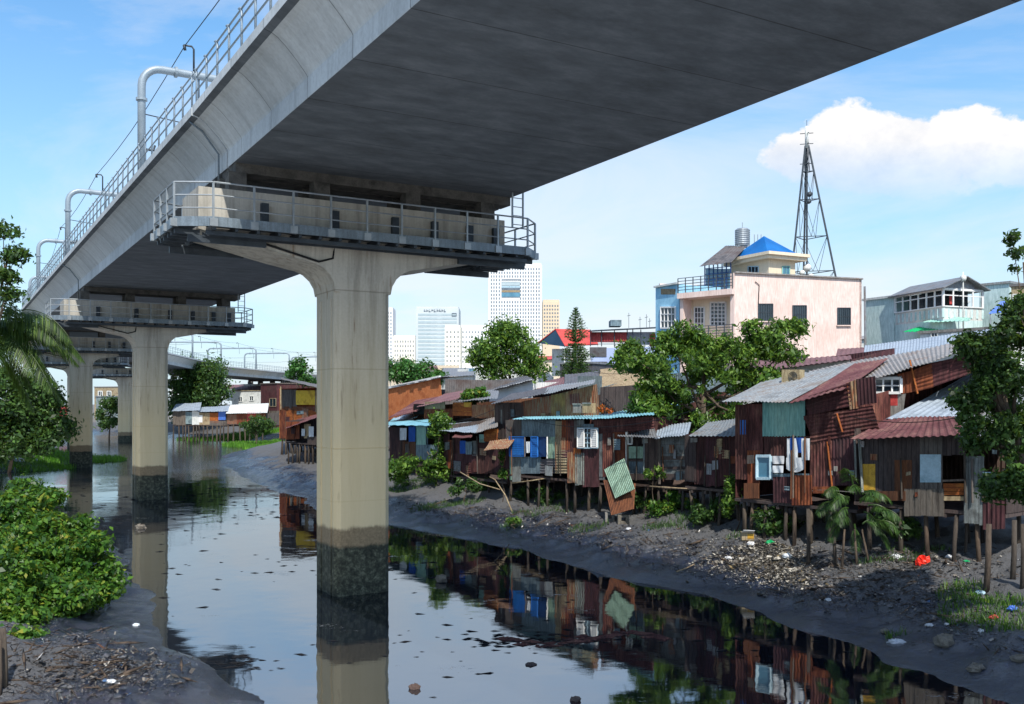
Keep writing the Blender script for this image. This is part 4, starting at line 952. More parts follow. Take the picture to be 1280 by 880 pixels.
# ---- pink house, blue house
def flat_house():
    C_ = V(gx(918, 72), 72, 0); R_ = V(gx(1077, 75.8), 75.8, 0); L_ = V(gx(850, 75.2), 75.2, 0)
    bk = (R_-C_).cross(V(0,0,1)).normalized(); bk = bk if bk.y > 0 else -bk
    R2 = R_+bk*7; L2 = L_+bk*3.5+(L_-C_)*0
    zt = CAMZ+(HY-341)/F*72; zl = CAMZ+(HY-361)/F*72
    t = thing('pink_house', 'large peach-pink house with barred windows, balconies and a blue pyramid roof on top', 'house', (C_.x, C_.y, 2.8))
    FR = Fac(918, 72, 1077, 75.8); FL = Fac(850, 75.2, 918, 72)
    m = MB()
    def wall(a, b, z0, z1, th=.2, mb=None):
        d = (b-a).normalized(); n_ = V(-d.y, d.x, 0)*th
        (mb or m).hexa([a+V(0,0,z0), b+V(0,0,z0), b+n_+V(0,0,z0), a+n_+V(0,0,z0), a+V(0,0,z1), b+V(0,0,z1), b+n_+V(0,0,z1), a+n_+V(0,0,z1)])
    wall(C_, R_, 2, zt); wall(R_, R2, 2, zt); wall(R2, L2, 2, zt)
    m.build('wall', M['pink'], t)
    m = MB(); m.bar(C_+V(0,0,zt+.04), R_+V(0,0,zt+.04), .34, .10); m.bar(R_+V(0,0,zt+.04), R2+V(0,0,zt+.04), .34, .10); m.build('coping', M['tin'], t)
    m = MB(); m.hexa([p+V(0,0,z) for z in (zl-.25, zl) for p in (C_+bk*.25, R_+bk*.25, R2, L2)]); m.build('flat_roof', M['concrete'], t)
    # recessed left front: side returns, back wall, floor slabs
    n = FL.n; rec = -n*1.2; m = MB()
    A0, A1 = FL.A, FL.B
    m.hexa([p+V(0,0,z) for z in (2, zl) for p in (A0+rec, A1+rec, A1+rec-n*.2, A0+rec-n*.2)])
    m.build('recessed_wall', M['cream'], t)
    m = MB()
    m.hexa([p+V(0,0,z) for z in (2, zl) for p in (A0, A0+FL.t*.3, A0+FL.t*.3+rec, A0+rec)])
    m.hexa([p+V(0,0,z) for z in (2, zt) for p in (A1-FL.t*1.0*.35, A1, A1+rec, A1-FL.t*.35+rec)])
    # solid pink strip between the balcony recess and the corner
    q = FL.rect(899, 338, 918, 470, .02)
    m.build('side_return', M['pink'], t)
    for zz, h in ((zl, .42), (CAMZ+(HY-424)/F*73.5, .30)):
        m = MB(); m.hexa([p+V(0,0,z) for z in (zz-h, zz) for p in (A0+n*.35-FL.t*.05, A1+n*.35, A1+rec, A0+rec)]); m.build('balcony_slab', M['pink'], t)
    # windows and doors in the recess
    FRC = Fac(850, 75.2, 918, 72); FRC.A = FL.A+rec+n*.03; FRC.B = FL.B+rec+n*.03
    window(FRC, 868, 384, 880, 424, t, 0, 'cleanwhite', 'glass', 3, 6, .10); window(FRC, 888, 378, 907, 407, t, 0, 'cleanwhite', 'glass', 4, 6, .12)
    m = MB(); a, b, c, d = FRC.rect(857, 386, 864, 424, .02); m.slab([a, b, c, d], .05); m.build('door', M['cleanwhite'], t)
    # railings
    for zz, nm, h in ((zl, 'roof_railing', 1.15), (CAMZ+(HY-424)/F*73.5, 'balcony_railing', 1.0)):
        m = MB(); a = A0+n*.30; b = A1+n*.30
        for k in range(8): m.bar(a.lerp(b, k/7)+V(0,0,zz), a.lerp(b, k/7)+V(0,0,zz+h), .07)
        for k in range(1, 6): m.bar(a+V(0,0,zz+h*k/5), b+V(0,0,zz+h*k/5), .045)
        m.build(nm, M['steeldark'], t)
    for x0, y0, x1, y1 in ((948, 380, 966, 401), (991, 382, 1008, 404), (1047, 385, 1063, 406), (992, 444, 1009, 456), (948, 444, 966, 458)):
        w_ = window(FR, x0, y0, x1, y1, t, .03, 'steeldark', 'glass', 6, 2, .07)
        m = MB(); m.bar(FR.pt(x0-1, y1+1, .08), FR.pt(x1+1, y1+1, .08), .14, .08); m.build('sill', M['pink'], w_)
    m = MB(); m.tube([FR.pt(944, 352, .06), FR.pt(949, 356, .06), FR.pt(948, 380, .06)], .03, 6); m.build('cable', M['rubber'], t)
    m = MB(); m.tube([FR.pt(1078.5, 358, .1)+V(.15, 0, 0), FR.pt(1079.5, 450, .1)+V(.15, 0, 0)], .09, 8); m.build('drain_pipe', M['tin'], t)
    # penthouse with overhanging slab and pyramid roof
    PL = Fac(913, 79.5, 961, 75.6); PR = Fac(961, 75.6, 994, 76.8)
    zw = CAMZ+(HY-327)/F*75.6
    m = MB(); b0, b1, b2 = PL.A, PL.B, PR.B; b3 = b0+(b2-b1)
    for a, b in ((b0, b1), (b1, b2), (b2, b3), (b3, b0)): wall(a, b, zl, zw+.2, .15, m)
    m.build('penthouse_wall', M['cream'], t)
    ex = (b0-b1).normalized(); ey = (b2-b1).normalized(); m = MB()
    o = [b1-ex*.5-ey*.5, b2-ex*.5+ey*.75, b3+ex*.3+ey*.75, b0+ex*.3-ey*.5]
    m.hexa([p+V(0,0,z) for z in (zw+.2, zw+.48) for p in o]); m.hexa([p+V(0,0,z) for z in (zw+.48, zw+.72) for p in [q+(q-(b1+b3)/2).normalized()*.25 for q in o]])
    m.build('roof_slab', M['cream'], t)
    m = MB(); cc = (b1+b3)/2; bb = [q.lerp(cc, .16)+V(0,0,zw+.73) for q in o]; apex = V(gx(955, cc.y), cc.y, CAMZ+(HY-295)/F*cc.y)
    m.add(bb+[apex], [(0,1,4),(1,2,4),(2,3,4),(3,0,4),(3,2,1,0)]); m.build('pyramid_roof', M['blueroof'], t)
    window(PL, 935, 333, 948, 341, t, .04, 'paleblue', 'glass', 3, 0, .07); window(PR, 978, 333, 987, 344, t, .04, 'teal', 'glassblue', 2, 0, .08)
    m = MB(); Fg = Fac(878, 79, 914, 77)     # steel-framed roof shelter, dark blue lattice
    for k in range(7):
        x = 881+k*5.4; m.bar(Fg.pt(x, 332-k*.8), Fg.pt(x, 362), .08)
    for y in (336, 343, 350, 356): m.bar(Fg.pt(881, y), Fg.pt(913, y-3), .06)
    g_ = m.build('roof_shelter_frame', M['navy'], t)
    m = MB(); a, b, c, d = Fg.rect(882, 336, 913, 360, -.3); m.slab([a, b, c, d], .04); m.build('roof_shelter_glazing', M['glassblue'], t)
    m = MB(); m.sheet([Fg.pt(874, 333, .5), Fg.pt(914, 328, .5), Fg.pt(933, 308, -2.8), Fg.pt(907, 307, -2.8)], 'u', .3, .02); m.build('roof_shelter_roof', M['tindark'], t)
    # steel strut from shelter to slab
    return t, zl
pink, zl_ = flat_house()
def water_tank():
    Y = 80; x, z = gx(928, Y), CAMZ+(HY-308)/F*Y
    t = thing('water_tank', 'ribbed stainless steel water tank on the roof beside the blue pyramid roof', 'water tank', (x, Y, z))
    m = MB(); m.smooth = False; pr = [(.05, 1.55), (.45, 1.48), (.60, 1.36)]
    k = 1.36
    while k > .1: pr += [(.60, k), (.63, k-.05), (.60, k-.10)]; k -= .16
    pr += [(.58, .02)]; m.lathe((x, Y, z), [(r, h) for r, h in pr[::-1]], 20); m.build('tank_body', M['steel'], t)
    m = MB(); m.tube([(x, Y, z+1.5), (x, Y, z+2.0)], .03, 6); m.build('lid_pipe', M['steel'], t)
    m = MB()
    for dx, dy in ((-.5, -.4), (.5, -.4), (.5, .4), (-.5, .4)): m.bar((x+dx, Y+dy, zl_), (x+dx, Y+dy, z), .08)
    for s in (-1, 1): m.bar((x-.6, Y+s*.4, z-.03), (x+.6, Y+s*.4, z-.03), .08)
    for k in range(3): m.bar((x+1.0+k*.28, Y, zl_+2), (x+1.0+k*.28, Y, z+1.0), .06)
    m.bar((x, Y, zl_+2.2), (x+1.7, Y, zl_+2.2), .06); m.build('stand', M['steel'], t)
water_tank()
def mast():
    Y = 77.5; cx = gx(1010, Y); z0 = zl_; zt = CAMZ+(HY-182)/F*Y
    t = thing('lattice_mast', 'tall three-legged lattice antenna mast standing on the pink house roof', 'mast', (cx, Y, z0))
    top = V(gx(1008.5, Y), Y, zt); feet = [V(gx(988, Y)+.0, Y+.4, z0), V(gx(1046.5, Y), Y-.6, z0), V(gx(1016, Y), Y+2.6, z0)]
    tops = [top+V(-.12, 0, 0), top+V(.12, -.05, 0), top+V(0, .15, 0)]
    for f_, tt in zip(feet, tops):
        m = MB(); m.bar(f_, tt, .12); m.build('leg', M['steeldark'], t)
    m = MB(); ks = [0, .17, .40, .645, .83, 1.0]
    for i in range(len(ks)-1):
        a = [f_.lerp(tt, ks[i]) for f_, tt in zip(feet, tops)]; b = [f_.lerp(tt, ks[i+1]) for f_, tt in zip(feet, tops)]
        cen = V(cx, Y, 0)
        for j in range(3):
            if ks[i]: m.bar(a[j], a[(j+1) % 3], .055)
            mid = (b[j]+b[(j+1) % 3])/2; low = a
            mm = (a[j]+a[(j+1) % 3])/2
            m.bar(mm, b[j], .03); m.bar(mm, b[(j+1) % 3], .03)
    m.build('bracing', M['steeldark'], t)
    m = MB(); m.bar((cx, Y+.3, z0), (cx, Y+.3, zt), .12); m.build('cable_ladder', M['steeldark'], t)
    m = MB(); zA = CAMZ+(HY-158)/F*Y; m.smooth = True; m.tube([(top.x, Y, zt-.2), (top.x, Y, zA)], .15, 10); m.build('panel_antenna', M['white'], t)
    m = MB(); m.tube([(top.x, Y, zA), (top.x, Y, zA+.5)], .02, 5)
    for z in (zt+.1, zA-.6, zt-1.5): m.bar((top.x-.55, Y, z), (top.x+.55, Y+.1, z+.1), .05); m.bar((top.x, Y-.5, z), (top.x+.1, Y+.5, z+.1), .05)
    m.build('crossarms', M['steeldark'], t)
    for dx, dz, r in ((-.35, .9, .28), (.1, 1.6, .22), (-.2, 2.3, .3), (0, 8.2, .2), (-.05, 7.6, .16), (-.6, 1.9, .2)):
        m = MB(); m.smooth = True; c = V(cx+dx, Y-.3, z0+dz); m.tube([c, c+V(0, -.25, 0)], r, 12); m.build('dish', M['white' if dz < 5 else 'steeldark'], t)
mast()
def blue_house():
    Fb = Fac(819.5, 78.2, 849, 75.6); a, b, c, d = Fb.rect(819.5, 355, 849, 470, 0); n = Fb.n
    t = thing('blue_house', 'narrow sky-blue house attached to the left of the pink house', 'house', (a.x, a.y, 2.8))
    zt = c.z; m = MB(); bk = -n*9
    m.hexa([V(p.x, p.y, z) for z in (2, zt) for p in (a, b-Fb.t*.02, b-Fb.t*.02+bk, a+bk)]); m.build('wall', M['bluewall'], t)
    m = MB(); m.bar(V(a.x, a.y, zt+.07)+n*.08, V(b.x, b.y, zt+.07)+n*.08, .3, .14); m.build('coping', M['white'], t)
    window(Fb, 826, 384, 844, 410, t, .05, 'cleanwhite', 'glass', 4, 3, .12)
    m = MB(); p = Fb.rect(826, 361, 844, 368, .02); m.slab(p, .03); m.build('panel', M['beige'], t)
blue_house()

def block(name, label, cat, Fc, x0, x1, yb, yt, depth, wall, wins=(), frame='white', glass='glass', group=None, coping=None, zb=None):
    a, b, c, d = Fc.rect(x0, yt, x1, yb, 0); n = Fc.n; bk = -n*depth; zt = (c.z+d.z)/2; zb = 2.0 if zb is None else zb
    t = thing(name, label, cat, (a.x, a.y, zb), group)
    m = MB(); m.hexa([V(p.x, p.y, z) for z in (zb, zt) for p in (a, b, b+bk, a+bk)]); m.build('wall', M[wall], t)
    if coping:
        m = MB(); e = .12; q = [a+n*e-Fc.t*e, b+n*e+Fc.t*e, b+bk-n*e+Fc.t*e, a+bk-n*e-Fc.t*e]
        m.hexa([V(p.x, p.y, z) for z in (zt, zt+.18) for p in q]); m.build('coping', M[coping], t)
    for w_ in wins: window(Fc, *w_[:4], t, .04, frame, glass, *(w_[4:] or (2, 0, .08)))
    return t
block('teal_house', 'plain pale teal building between the pink house and the rooftop terrace house', 'house', Fac(1078, 80, 1120, 77), 1080, 1118, 450, 374, 9, 'tealwall', coping='white')
def terrace_house():
    L_ = Fac(1119, 77, 1179, 71.5); R_ = Fac(1179, 71.5, 1228, 73)
    t = thing('terrace_house', 'pale teal-white house with an open pillared rooftop terrace and low gable roof', 'house', (L_.B.x, L_.B.y, 2.8))
    A, B, C_ = L_.A, L_.B, R_.B; D = A+(C_-B)
    zf = CAMZ+(HY-399)/F*71.5; zs = CAMZ+(HY-383)/F*71.5; ze = CAMZ+(HY-361)/F*71.5
    m = MB(); m.hexa([V(p.x, p.y, z) for z in (2, zf) for p in (A, B, C_, D)]); m.build('wall', M['tealwall'], t)
    m = MB()
    for P, Q in ((A, B), (B, C_)):
        d = (Q-P); n_ = V(-d.y, d.x, 0).normalized()*.15
        m.hexa([V(p.x, p.y, z) for z in (zf, zs) for p in (P, Q, Q+n_, P+n_)])
    m.build('parapet', M['white'], t)
    for P, Q, k in ((A, B, 11), (B, C_, 7)):
        for i in range(k+1):
            p = P.lerp(Q, i/k)-(L_.n if P == A else R_.n)*-.03; m = MB(); m.bar(V(p.x, p.y, zf+.15), V(p.x, p.y, zs-.15), .16, .05); m.build('baluster', M['tealwall'], t)
    for P, Q, k in ((A, B, 6), (B, C_, 4)):
        for i in range(k+1):
            if P == B and i == 0: continue
            p = P.lerp(Q, i/k); m = MB(); m.bar(V(p.x, p.y, zs), V(p.x, p.y, ze), .16 if i in (0, k) else .10); m.build('pillar', M['cleanwhite'], t)
    m = MB()
    for P, Q in ((A, B), (B, C_)):
        m.bar(V(P.x, P.y, ze-.45), V(Q.x, Q.y, ze-.45), .07); m.bar(V(P.x, P.y, ze), V(Q.x, Q.y, ze), .16); m.bar(V(P.x, P.y, zs+.03), V(Q.x, Q.y, zs+.03), .18, .08)
    m.build('window_rails', M['cleanwhite'], t)
    i0 = (A+B+C_+D)/4
    m = MB(); e = .55; m.hexa([V(p.x, p.y, z) for z in (zs, ze) for p in [q.lerp(i0, .32) for q in (A, B, C_, D)]]); m.build('inner_room', M['glass'], t)
    m = MB(); rd = (B-C_).normalized(); mB = (B+C_)/2; mA = (A+D)/2; zr = ze+1.0; ov = (B-A).normalized()*.5
    for s_, (P, Q) in ((1, (A, B)), (-1, (D, C_))):
        o = rd*.4*s_; m.slab([V(*(P+o-ov)[:2], ze+.05), V(*(Q+o+ov)[:2], ze+.05), V(*(mB+ov)[:2], zr), V(*(mA-ov)[:2], zr)][::s_], .07)
    m.build('roof', M['tin'], t)
    m = MB(); m.add([V(B.x, B.y, ze), V(C_.x, C_.y, ze), V(mB.x, mB.y, zr-.1), V(*(B-ov*.3)[:2], ze), V(*(C_-ov*.3)[:2], ze), V(*(mB-ov*.3)[:2], zr-.1)], [(0,1,2), (5,4,3), (0,3,4,1), (1,4,5,2), (2,5,3,0)]); m.build('gable', M['tin'], t)
    m = MB(); a, b, c, d = R_.rect(1187, 368, 1193, 381, -.5); m.slab([a, b, c, d], .03); m.build('red_cloth', M['redpaint'], t)
    for x0, x1, y, mt in ((1128, 1182, 413, 'plastic_green'), (1152, 1212, 401, 'teal')):
        Fx = Fac(1119, 75.5, 1215, 70.5); m = MB(); m.sheet([Fx.pt(x0, y+2, 1.0), Fx.pt(x1, y, 1.0), Fx.pt(x1+2, y-4, -.3), Fx.pt(x0+22, y-5, -.3)], 'u', .3, .03); m.build('awning', M[mt], t)
    m = MB(); m.tube([R_.pt(1204, 420, .5), R_.pt(1204, 340, .5)], .05, 6); m.smooth = True; q = R_.pt(1204, 348, .5)
    m.tube([q+V(-.15, 0, 0), q+V(.15, 0, 0)], .22, 10); m.build('aerial_pole', M['white'], t)
terrace_house()
block('grey_gable_house', 'blank pale grey-blue house wall right of the rooftop terrace', 'house', Fac(1222, 76, 1264, 74), 1224, 1262, 440, 356, 8, 'tealwall', coping='tin')
block('edge_house', 'beige house with a dark sloping roof edge at the far right behind the leaves', 'house', Fac(1262, 70, 1330, 68), 1264, 1340, 440, 356, 8, 'beige', wins=[(1266, 368, 1272, 382)], coping='tindark')
block('low_white_house', 'low white house under the terrace house with small dark windows', 'house', Fac(1120, 66, 1262, 60), 1150, 1262, 440, 414, 6, 'white', wins=[(1190, 417, 1200, 423), (1164, 416, 1172, 422), (1214, 414, 1222, 420)], coping='concrete')
def canopy(name, label, Y, x0, x1, y0, y1, mt):
    t = thing(name, label, 'awning', at((x0+x1)/2, y0, Y)); m = MB(); m.sheet([at(x0, y0, Y-1), at(x1, y0-2, Y-1), at(x1+4, y1-3, Y+1.2), at(x0+14, y1, Y+1.2)], 'v', .4, .05); m.build('canopy_sheet', M[mt], t)
    m = MB()
    for x in (x0+2, x1-2): m.bar(at(x, y0, Y-.9), at(x, y0+22, Y-.9), .06)
    m.build('canopy_posts', M['steel'], t)
canopy('blue_canopy', 'bright blue sheet canopy in front of the grey gable house at right', 62, 1236, 1264, 392, 378, 'plastic_blue')

# ---- middle distance
def red_hut():
    Fc = Fac(672, 118, 740, 112); t = thing('red_roof_hut', 'open hut with a red gable roof on tall posts beside the conifer', 'hut', at(706, 470, 114))
    t.location.z = 3
    G0, G1 = at(672, 428, 120), at(694, 411, 118); G2 = at(706, 432, 114)      # left gable
    R1, R2 = at(738, 412, 119), at(748, 430, 115); R0 = at(722, 428, 121)
    m = MB(); m.slab([G2, R2, R1, G1], .12); m.slab([G0, G1, R1, R0], .12); m.build('roof', M['redtile'], t)
    m = MB(); m.slab([G0+V(.1,0,-.1), G2+V(0,0,-.1), G1+V(.05,0,-.15), G1+V(0,0,-.15)], .05); m.build('gable', M['glass'], t)
    for p in (G0, G2, R2, R0):
        m = MB(); m.bar(V(p.x, p.y+.2, 2.5), V(p.x, p.y+.2, p.z-.1), .16); m.build('post', M['white'], t)
    m = MB(); q = [at(690, 436, 119), at(712, 436, 117), at(712, 470, 117), at(690, 470, 119)][::-1]; m.slab([q[1], q[0], q[3], q[2]][::-1], .2); m.build('wall', M['white'], t)
red_hut()
def roof_terrace():
    Y = 100; t = thing('roof_terrace_house', 'house with an orange-panelled roof terrace under a thin dark canopy, left of the blue house', 'house', (gx(775, Y), Y, 2.8))
    Fc = Fac(730, 102, 832, 98)
    a, b, c, d = Fc.rect(738, 433, 830, 470, 0); bk = -Fc.n*9
    m = MB(); m.hexa([V(p.x, p.y, z) for z in (2, c.z) for p in (a, b, b+bk, a+bk)]); m.build('wall', M['lilacwall'], t)
    m = MB(); a, b, c, d = Fc.rect(737, 434, 758, 446, .05); m.slab([a, b, c, d], .05); m.build('grey_panel', M['tindark'], t)
    m = MB(); a, b, c, d = Fc.rect(740, 452, 758, 458, .3); m.slab([a, b, c, d], .3); m.build('grey_ledge', M['tindark'], t)
    m = MB(); a, b, c, d = Fc.rect(738, 415, 784, 428, -.3); m.sheet([a, b, c, d], 'u', .3, .03); m.build('orange_panels', M['redpaint'], t)
    m = MB(); a, b, c, d = Fc.rect(784, 415, 820, 431, -2.5); m.slab([a, b, c, d], .2); m.build('back_room', M['white'], t)
    m = MB(); a, b, c, d = Fc.rect(812, 418, 820, 433, -2.2); m.slab([a, b, c, d], .2); m.build('red_panel', M['redpaint'], t)
    m = MB()
    for x in (738, 752, 768, 784, 791, 801, 820): m.bar(Fc.pt(x, 433, -.1), Fc.pt(x, 412, -.1), .09)
    for y in (427, 430): m.bar(Fc.pt(738, y, -.1), Fc.pt(786, y, -.1), .06)
    m.build('terrace_posts', M['steeldark'], t)
    m = MB(); m.slab([Fc.pt(735, 413.5, .3), Fc.pt(822, 409, .3), Fc.pt(822, 408.5, -5), Fc.pt(742, 412.5, -5)], .12); m.build('canopy', M['steeldark'], t)
    m = MB(); m.box(gx(767, Y), gx(781, Y), Y+3, Y+5, Fc.pt(770, 409, -4).z, Fc.pt(770, 401.5, -4).z); m.build('roof_box', M['greyblue'], t)
    m = MB()
    for x, y in ((786, 391), (800, 396), (808, 393), (812, 398)): m.bar(Fc.pt(x, 410, -1), Fc.pt(x, y, -1), .04); m.bar(Fc.pt(x-2, y+4, -1), Fc.pt(x+2, y+3, -1), .04)
    m.build('aerials', M['steeldark'], t)
roof_terrace()
block('grey_low_house', 'low grey house behind the conifer foot', 'house', Fac(700, 92, 742, 90), 700, 740, 485, 455, 6, 'tindark', coping='tin')
def cyan_hut():
    t = block('blue_panel_hut', 'small white hut with a light blue panel left of the round green tree', 'hut', Fac(556, 130, 602, 126), 572, 600, 490, 461, 6, 'white', wins=[(586, 461, 594, 474)], frame='paleblue', glass='glassblue')
cyan_hut()
lowhouse('grey_roof_house', 'low house with a wide light grey roof below the cream tower blocks', Fac(548, 120, 600, 114), 552, 592, 500, 472, 470, 'white', 'tin', 460, 460, back=-14, side='white', pitch=.6)
# filler houses deeper in the town, mostly hidden behind the trees and roofs
fill = [(850, 930, 110, 438, 'white', 'mroof'), (660, 700, 150, 450, 'cream', 'redtile'), (1060, 1130, 105, 425, 'white', 'tin'), (500, 545, 150, 462, 'cream', 'mroof'), (596, 640, 160, 468, 'white', 'tin'), (400, 440, 200, 470, 'white', 'mroof'), (440, 486, 190, 472, 'cream', 'tin'), (1130, 1290, 95, 420, 'white', 'tin'), (350, 398, 230, 478, 'white', 'tin')]
flab = ['cream-white house glimpsed behind the large tree', 'cream house behind the red-roofed hut', 'white house behind the foot of the pink house', 'cream house behind the hedge-like trees near the column', 'white house behind the round green tree', 'white house hidden behind the near column, left half', 'cream house hidden behind the near column, right half', 'long white house hidden behind the terrace house', 'white house behind the far small tree']
for (x0, x1, Y, yt, wl, rf), lb in zip(fill, flab):
    lowhouse('town_house', lb, Fac(x0, Y, x1, Y-2), x0, x1, 500, yt, yt, wl, rf, yt-5, yt-5, back=-10, backz=1, side=wl, pitch=.8)

# ---- skyline
def far_tower(name, label, Y, x0, x1, yt, wall, cols, rows, win='farwin', y_first=None, ww=.5, wh=.5, depth=20, skip=None, yb=470, rot=0.0, group=None):
    Fc = Fac(x0, Y*(1+rot), x1, Y); a, b, c, d = Fc.rect(x0, yt, x1, 505, 0); bk = -Fc.n*depth
    t = thing(name, label, 'tower block', (a.x, a.y, 3), group)
    zt = CAMZ+(HY-yt)/F*Y
    m = MB(); m.hexa([V(p.x, p.y, z) for z in (1, zt) for p in (a, b, b+bk, a+bk)]); m.build('wall', M[wall], t)
    m = MB(); m.hexa([V(p.x, p.y, z) for z in (zt, zt+1.2) for p in [q.lerp((a+b)/2+bk*.5, .03) for q in (a, b, b+bk, a+bk)]]); m.build('parapet', M[wall], t)
    W_ = (b-a).length; y_first = y_first or yt+3; z1 = CAMZ+(HY-y_first)/F*Y; z0 = CAMZ+(HY-yb)/F*Y
    cw = W_*.94/cols; rh = (z1-z0)/rows; n = Fc.n
    mesh = None; cnt = 0; rest = MB()
    for j in range(rows):
        for i in range(cols):
            if skip and skip(i, j): continue
            p = a+Fc.t*(W_*.03+cw*(i+.5)); z = z1-rh*(j+.5)
            if cnt < 100:
                if mesh is None:
                    w_ = MB(); h = Fc.t*cw*ww/2; w_.slab([V(*(p-h)[:2], z-rh*wh/2)+n*.12, V(*(p+h)[:2], z-rh*wh/2)+n*.12, V(*(p+h)[:2], z+rh*wh/2)+n*.12, V(*(p-h)[:2], z+rh*wh/2)+n*.12], .14)
                    o = w_.build('window', M[win], t); mesh = o; P0 = V(p.x, p.y, z)
                else:
                    o = mesh.copy(); COL.objects.link(o); o.parent = t; o.location = V(p.x, p.y, z)-P0
            else:
                h = Fc.t*cw*ww/2; rest.slab([V(*(p-h)[:2], z-rh*wh/2)+n*.12, V(*(p+h)[:2], z-rh*wh/2)+n*.12, V(*(p+h)[:2], z+rh*wh/2)+n*.12, V(*(p-h)[:2], z+rh*wh/2)+n*.12], .14)
            cnt += 1
    if rest.v: o = rest.build('more_windows', M[win], t); o['kind'] = 'stuff'
    return t, Fc
t_, Fc = far_tower('office_tower', 'tallest white gridded tower on the skyline with a wide blue screen near its top', 620, 610.5, 677.5, 331, 'towerwhite', 19, 27, ww=.42, wh=.6, depth=30, y_first=334, yb=458, skip=lambda i, j: 4 <= i <= 10 and 3 <= j <= 8)
for k, (y0, y1, mt) in enumerate(((349, 350, 'farwin'), (351, 352.2, 'cleanwhite'), (352.6, 357, 'farglass'), (357.6, 359.6, 'paleblue'), (360, 362, 'farwin'), (363, 365, 'beige'), (366, 371, 'glassblue'))):
    m = MB(); m.slab(Fc.rect(627, y0, 650, y1, .5), .5); m.build('facade_screen', M[mt], t_)
far_tower('tan_tower', 'short tan apartment tower just right of the tall white tower', 560, 678.5, 699.5, 377, 'towertan', 6, 11, ww=.5, wh=.45, depth=18, yb=430)
t_, Fc = far_tower('glass_office_block', 'pale grey glass-banded office block with small dark lettering on its top edge', 700, 520, 573.5, 385, 'towergrey', 1, 15, 'farglass', ww=.96, wh=.6, depth=25, y_first=391, yb=462)
m = MB()
for k, x in enumerate((530, 533, 536, 539.5, 542.5, 546, 549, 552, 555)):
    z0 = 389.2 if k % 3 else 388.6; m.bar(Fc.pt(x, z0, .3), Fc.pt(x+.6, 386.6, .3), .35); m.bar(Fc.pt(x, z0-(k % 2), .3), Fc.pt(x+2.2, z0-(k % 2), .3), .3)
m.build('roof_lettering', M['farwin'], t_)
m = MB(); a, b, c, d = Fc.rect(565, 391.5, 570.5, 394.5, .4)
for p, q in ((a, b), (b, c), (c, d), (d, a)): m.bar(p, q, .3)
m.build('roof_emblem', M['farwin'], t_)
far_tower('cream_apartment_block', 'cream block with scattered windows in front of the glass-banded office', 520, 556, 575.5, 409, 'towercream', 4, 8, ww=.35, wh=.35, depth=20, yb=460)
far_tower('long_apartment_block', 'long off-white block left of the tall white tower', 540, 575.8, 613, 409, 'towerwhite', 9, 7, ww=.35, wh=.35, depth=20, yb=455)
far_tower('slim_tower', 'slim white tower half hidden by the right edge of the near column', 800, 470, 491, 386, 'towerwhite', 6, 18, ww=.4, wh=.5, depth=20)
far_tower('low_apartment_block', 'low off-white apartment block right of the slim tower', 760, 491.5, 519, 421, 'towercream', 8, 8, ww=.35, wh=.45, depth=20)

# ---- far bank huts left of the near column
def fhut(name, label, Y0, Y1, x0, x1, yf, yt, elems, roof, ry, **kw):
    return shack(name, label, Fac(x0, Y0, x1, Y1), elems, x0, x1, yf, yt, yt, depth=6, stilts=kw.pop('stilts', 7), nrow=1, stilt_r=.13, group='far stilt huts at the head of the canal',
                 roofs=[([(x0-2, yt, .6), (x1+2, yt-1, .6), (x1+4, ry-2, -6.5), (x0+4, ry, -6.5)], roof, 'u', .5)], wall=kw.pop('wall', 'wood'), **kw)
fhut('far_grey_hut', 'far grey stilt hut with a long pale roof below the round tree', 158, 156, 216, 248, 531, 514, [('p', 216, 514, 232, 531, 'wood', 8), ('b', 232, 515, 241, 530, 'greyblue'), ('p', 240, 514, 249, 531, 'white', 3)], 'tinlight', 505)
fhut('far_beige_hut', 'far beige stilt hut with an orange door beside blue tarps', 156, 154, 248, 283, 531, 515, [('b', 248, 516, 262, 531, 'beige'), ('b', 249, 519, 253, 528, 'cleanwhite'), ('b', 262, 516, 273, 529, 'woodorange'), ('b', 273, 514, 282, 525, 'plastic_blue'), ('v', 262, 526, 283, 532, 'wood')], 'tinlight', 509)
fhut('far_brick_hut', 'far brick-red stilt hut with a white roof behind the low bush', 152, 146, 284, 332, 530, 517, [('v', 284, 518, 296, 530, 'tinstreak'), ('b', 296, 516, 309, 530, 'orangerust'), ('b', 309, 515, 322, 530, 'redpaint'), ('b', 320, 515, 332, 530, 'orangerust')], 'white', 506)
block('far_white_house', 'long white two-window house above the far stilt huts', 'house', Fac(276, 200, 330, 194), 290, 326, 520, 489, 10, 'white', wins=[(298, 496, 303, 502, 2, 0, .15), (312, 495, 317, 501, 2, 0, .15)], coping='beige')
lowhouse('far_brown_house', 'brown-roofed low house behind the far white house', Fac(284, 215, 330, 210), 284, 330, 500, 488, 488, 'white', 'mroof', 481, 480, back=-12, side='white', pitch=.8)
block('far_maroon_house', 'narrow maroon and white house beside the far white house', 'house', Fac(326, 170, 346, 166), 326, 346, 530, 480, 8, 'maroon', wins=[(337, 498, 345, 508)], frame='beige', coping='wood')
for x0, x1, Y, yt, mt, lb in ((213, 240, 240, 478, 'white', 'pale far house behind the round tree, left part'), (118, 160, 215, 484, 'beige', 'white far house seen between the far piers'), (120, 150, 180, 496, 'greyblue', 'low grey-blue far hut seen under the far piers'), (40, 72, 170, 512, 'greyblue', 'grey-blue hut on the left bank behind the palm')):
    block('far_house', lb, 'house', Fac(x0, Y, x1, Y-2), x0, x1, 545, yt, 8, mt, wins=[(x0+5, yt+5, x0+10, yt+11, 2, 0, .2), (x0+16, yt+5, x0+21, yt+11, 2, 0, .2)], coping='tin', group='far houses on the left bank')
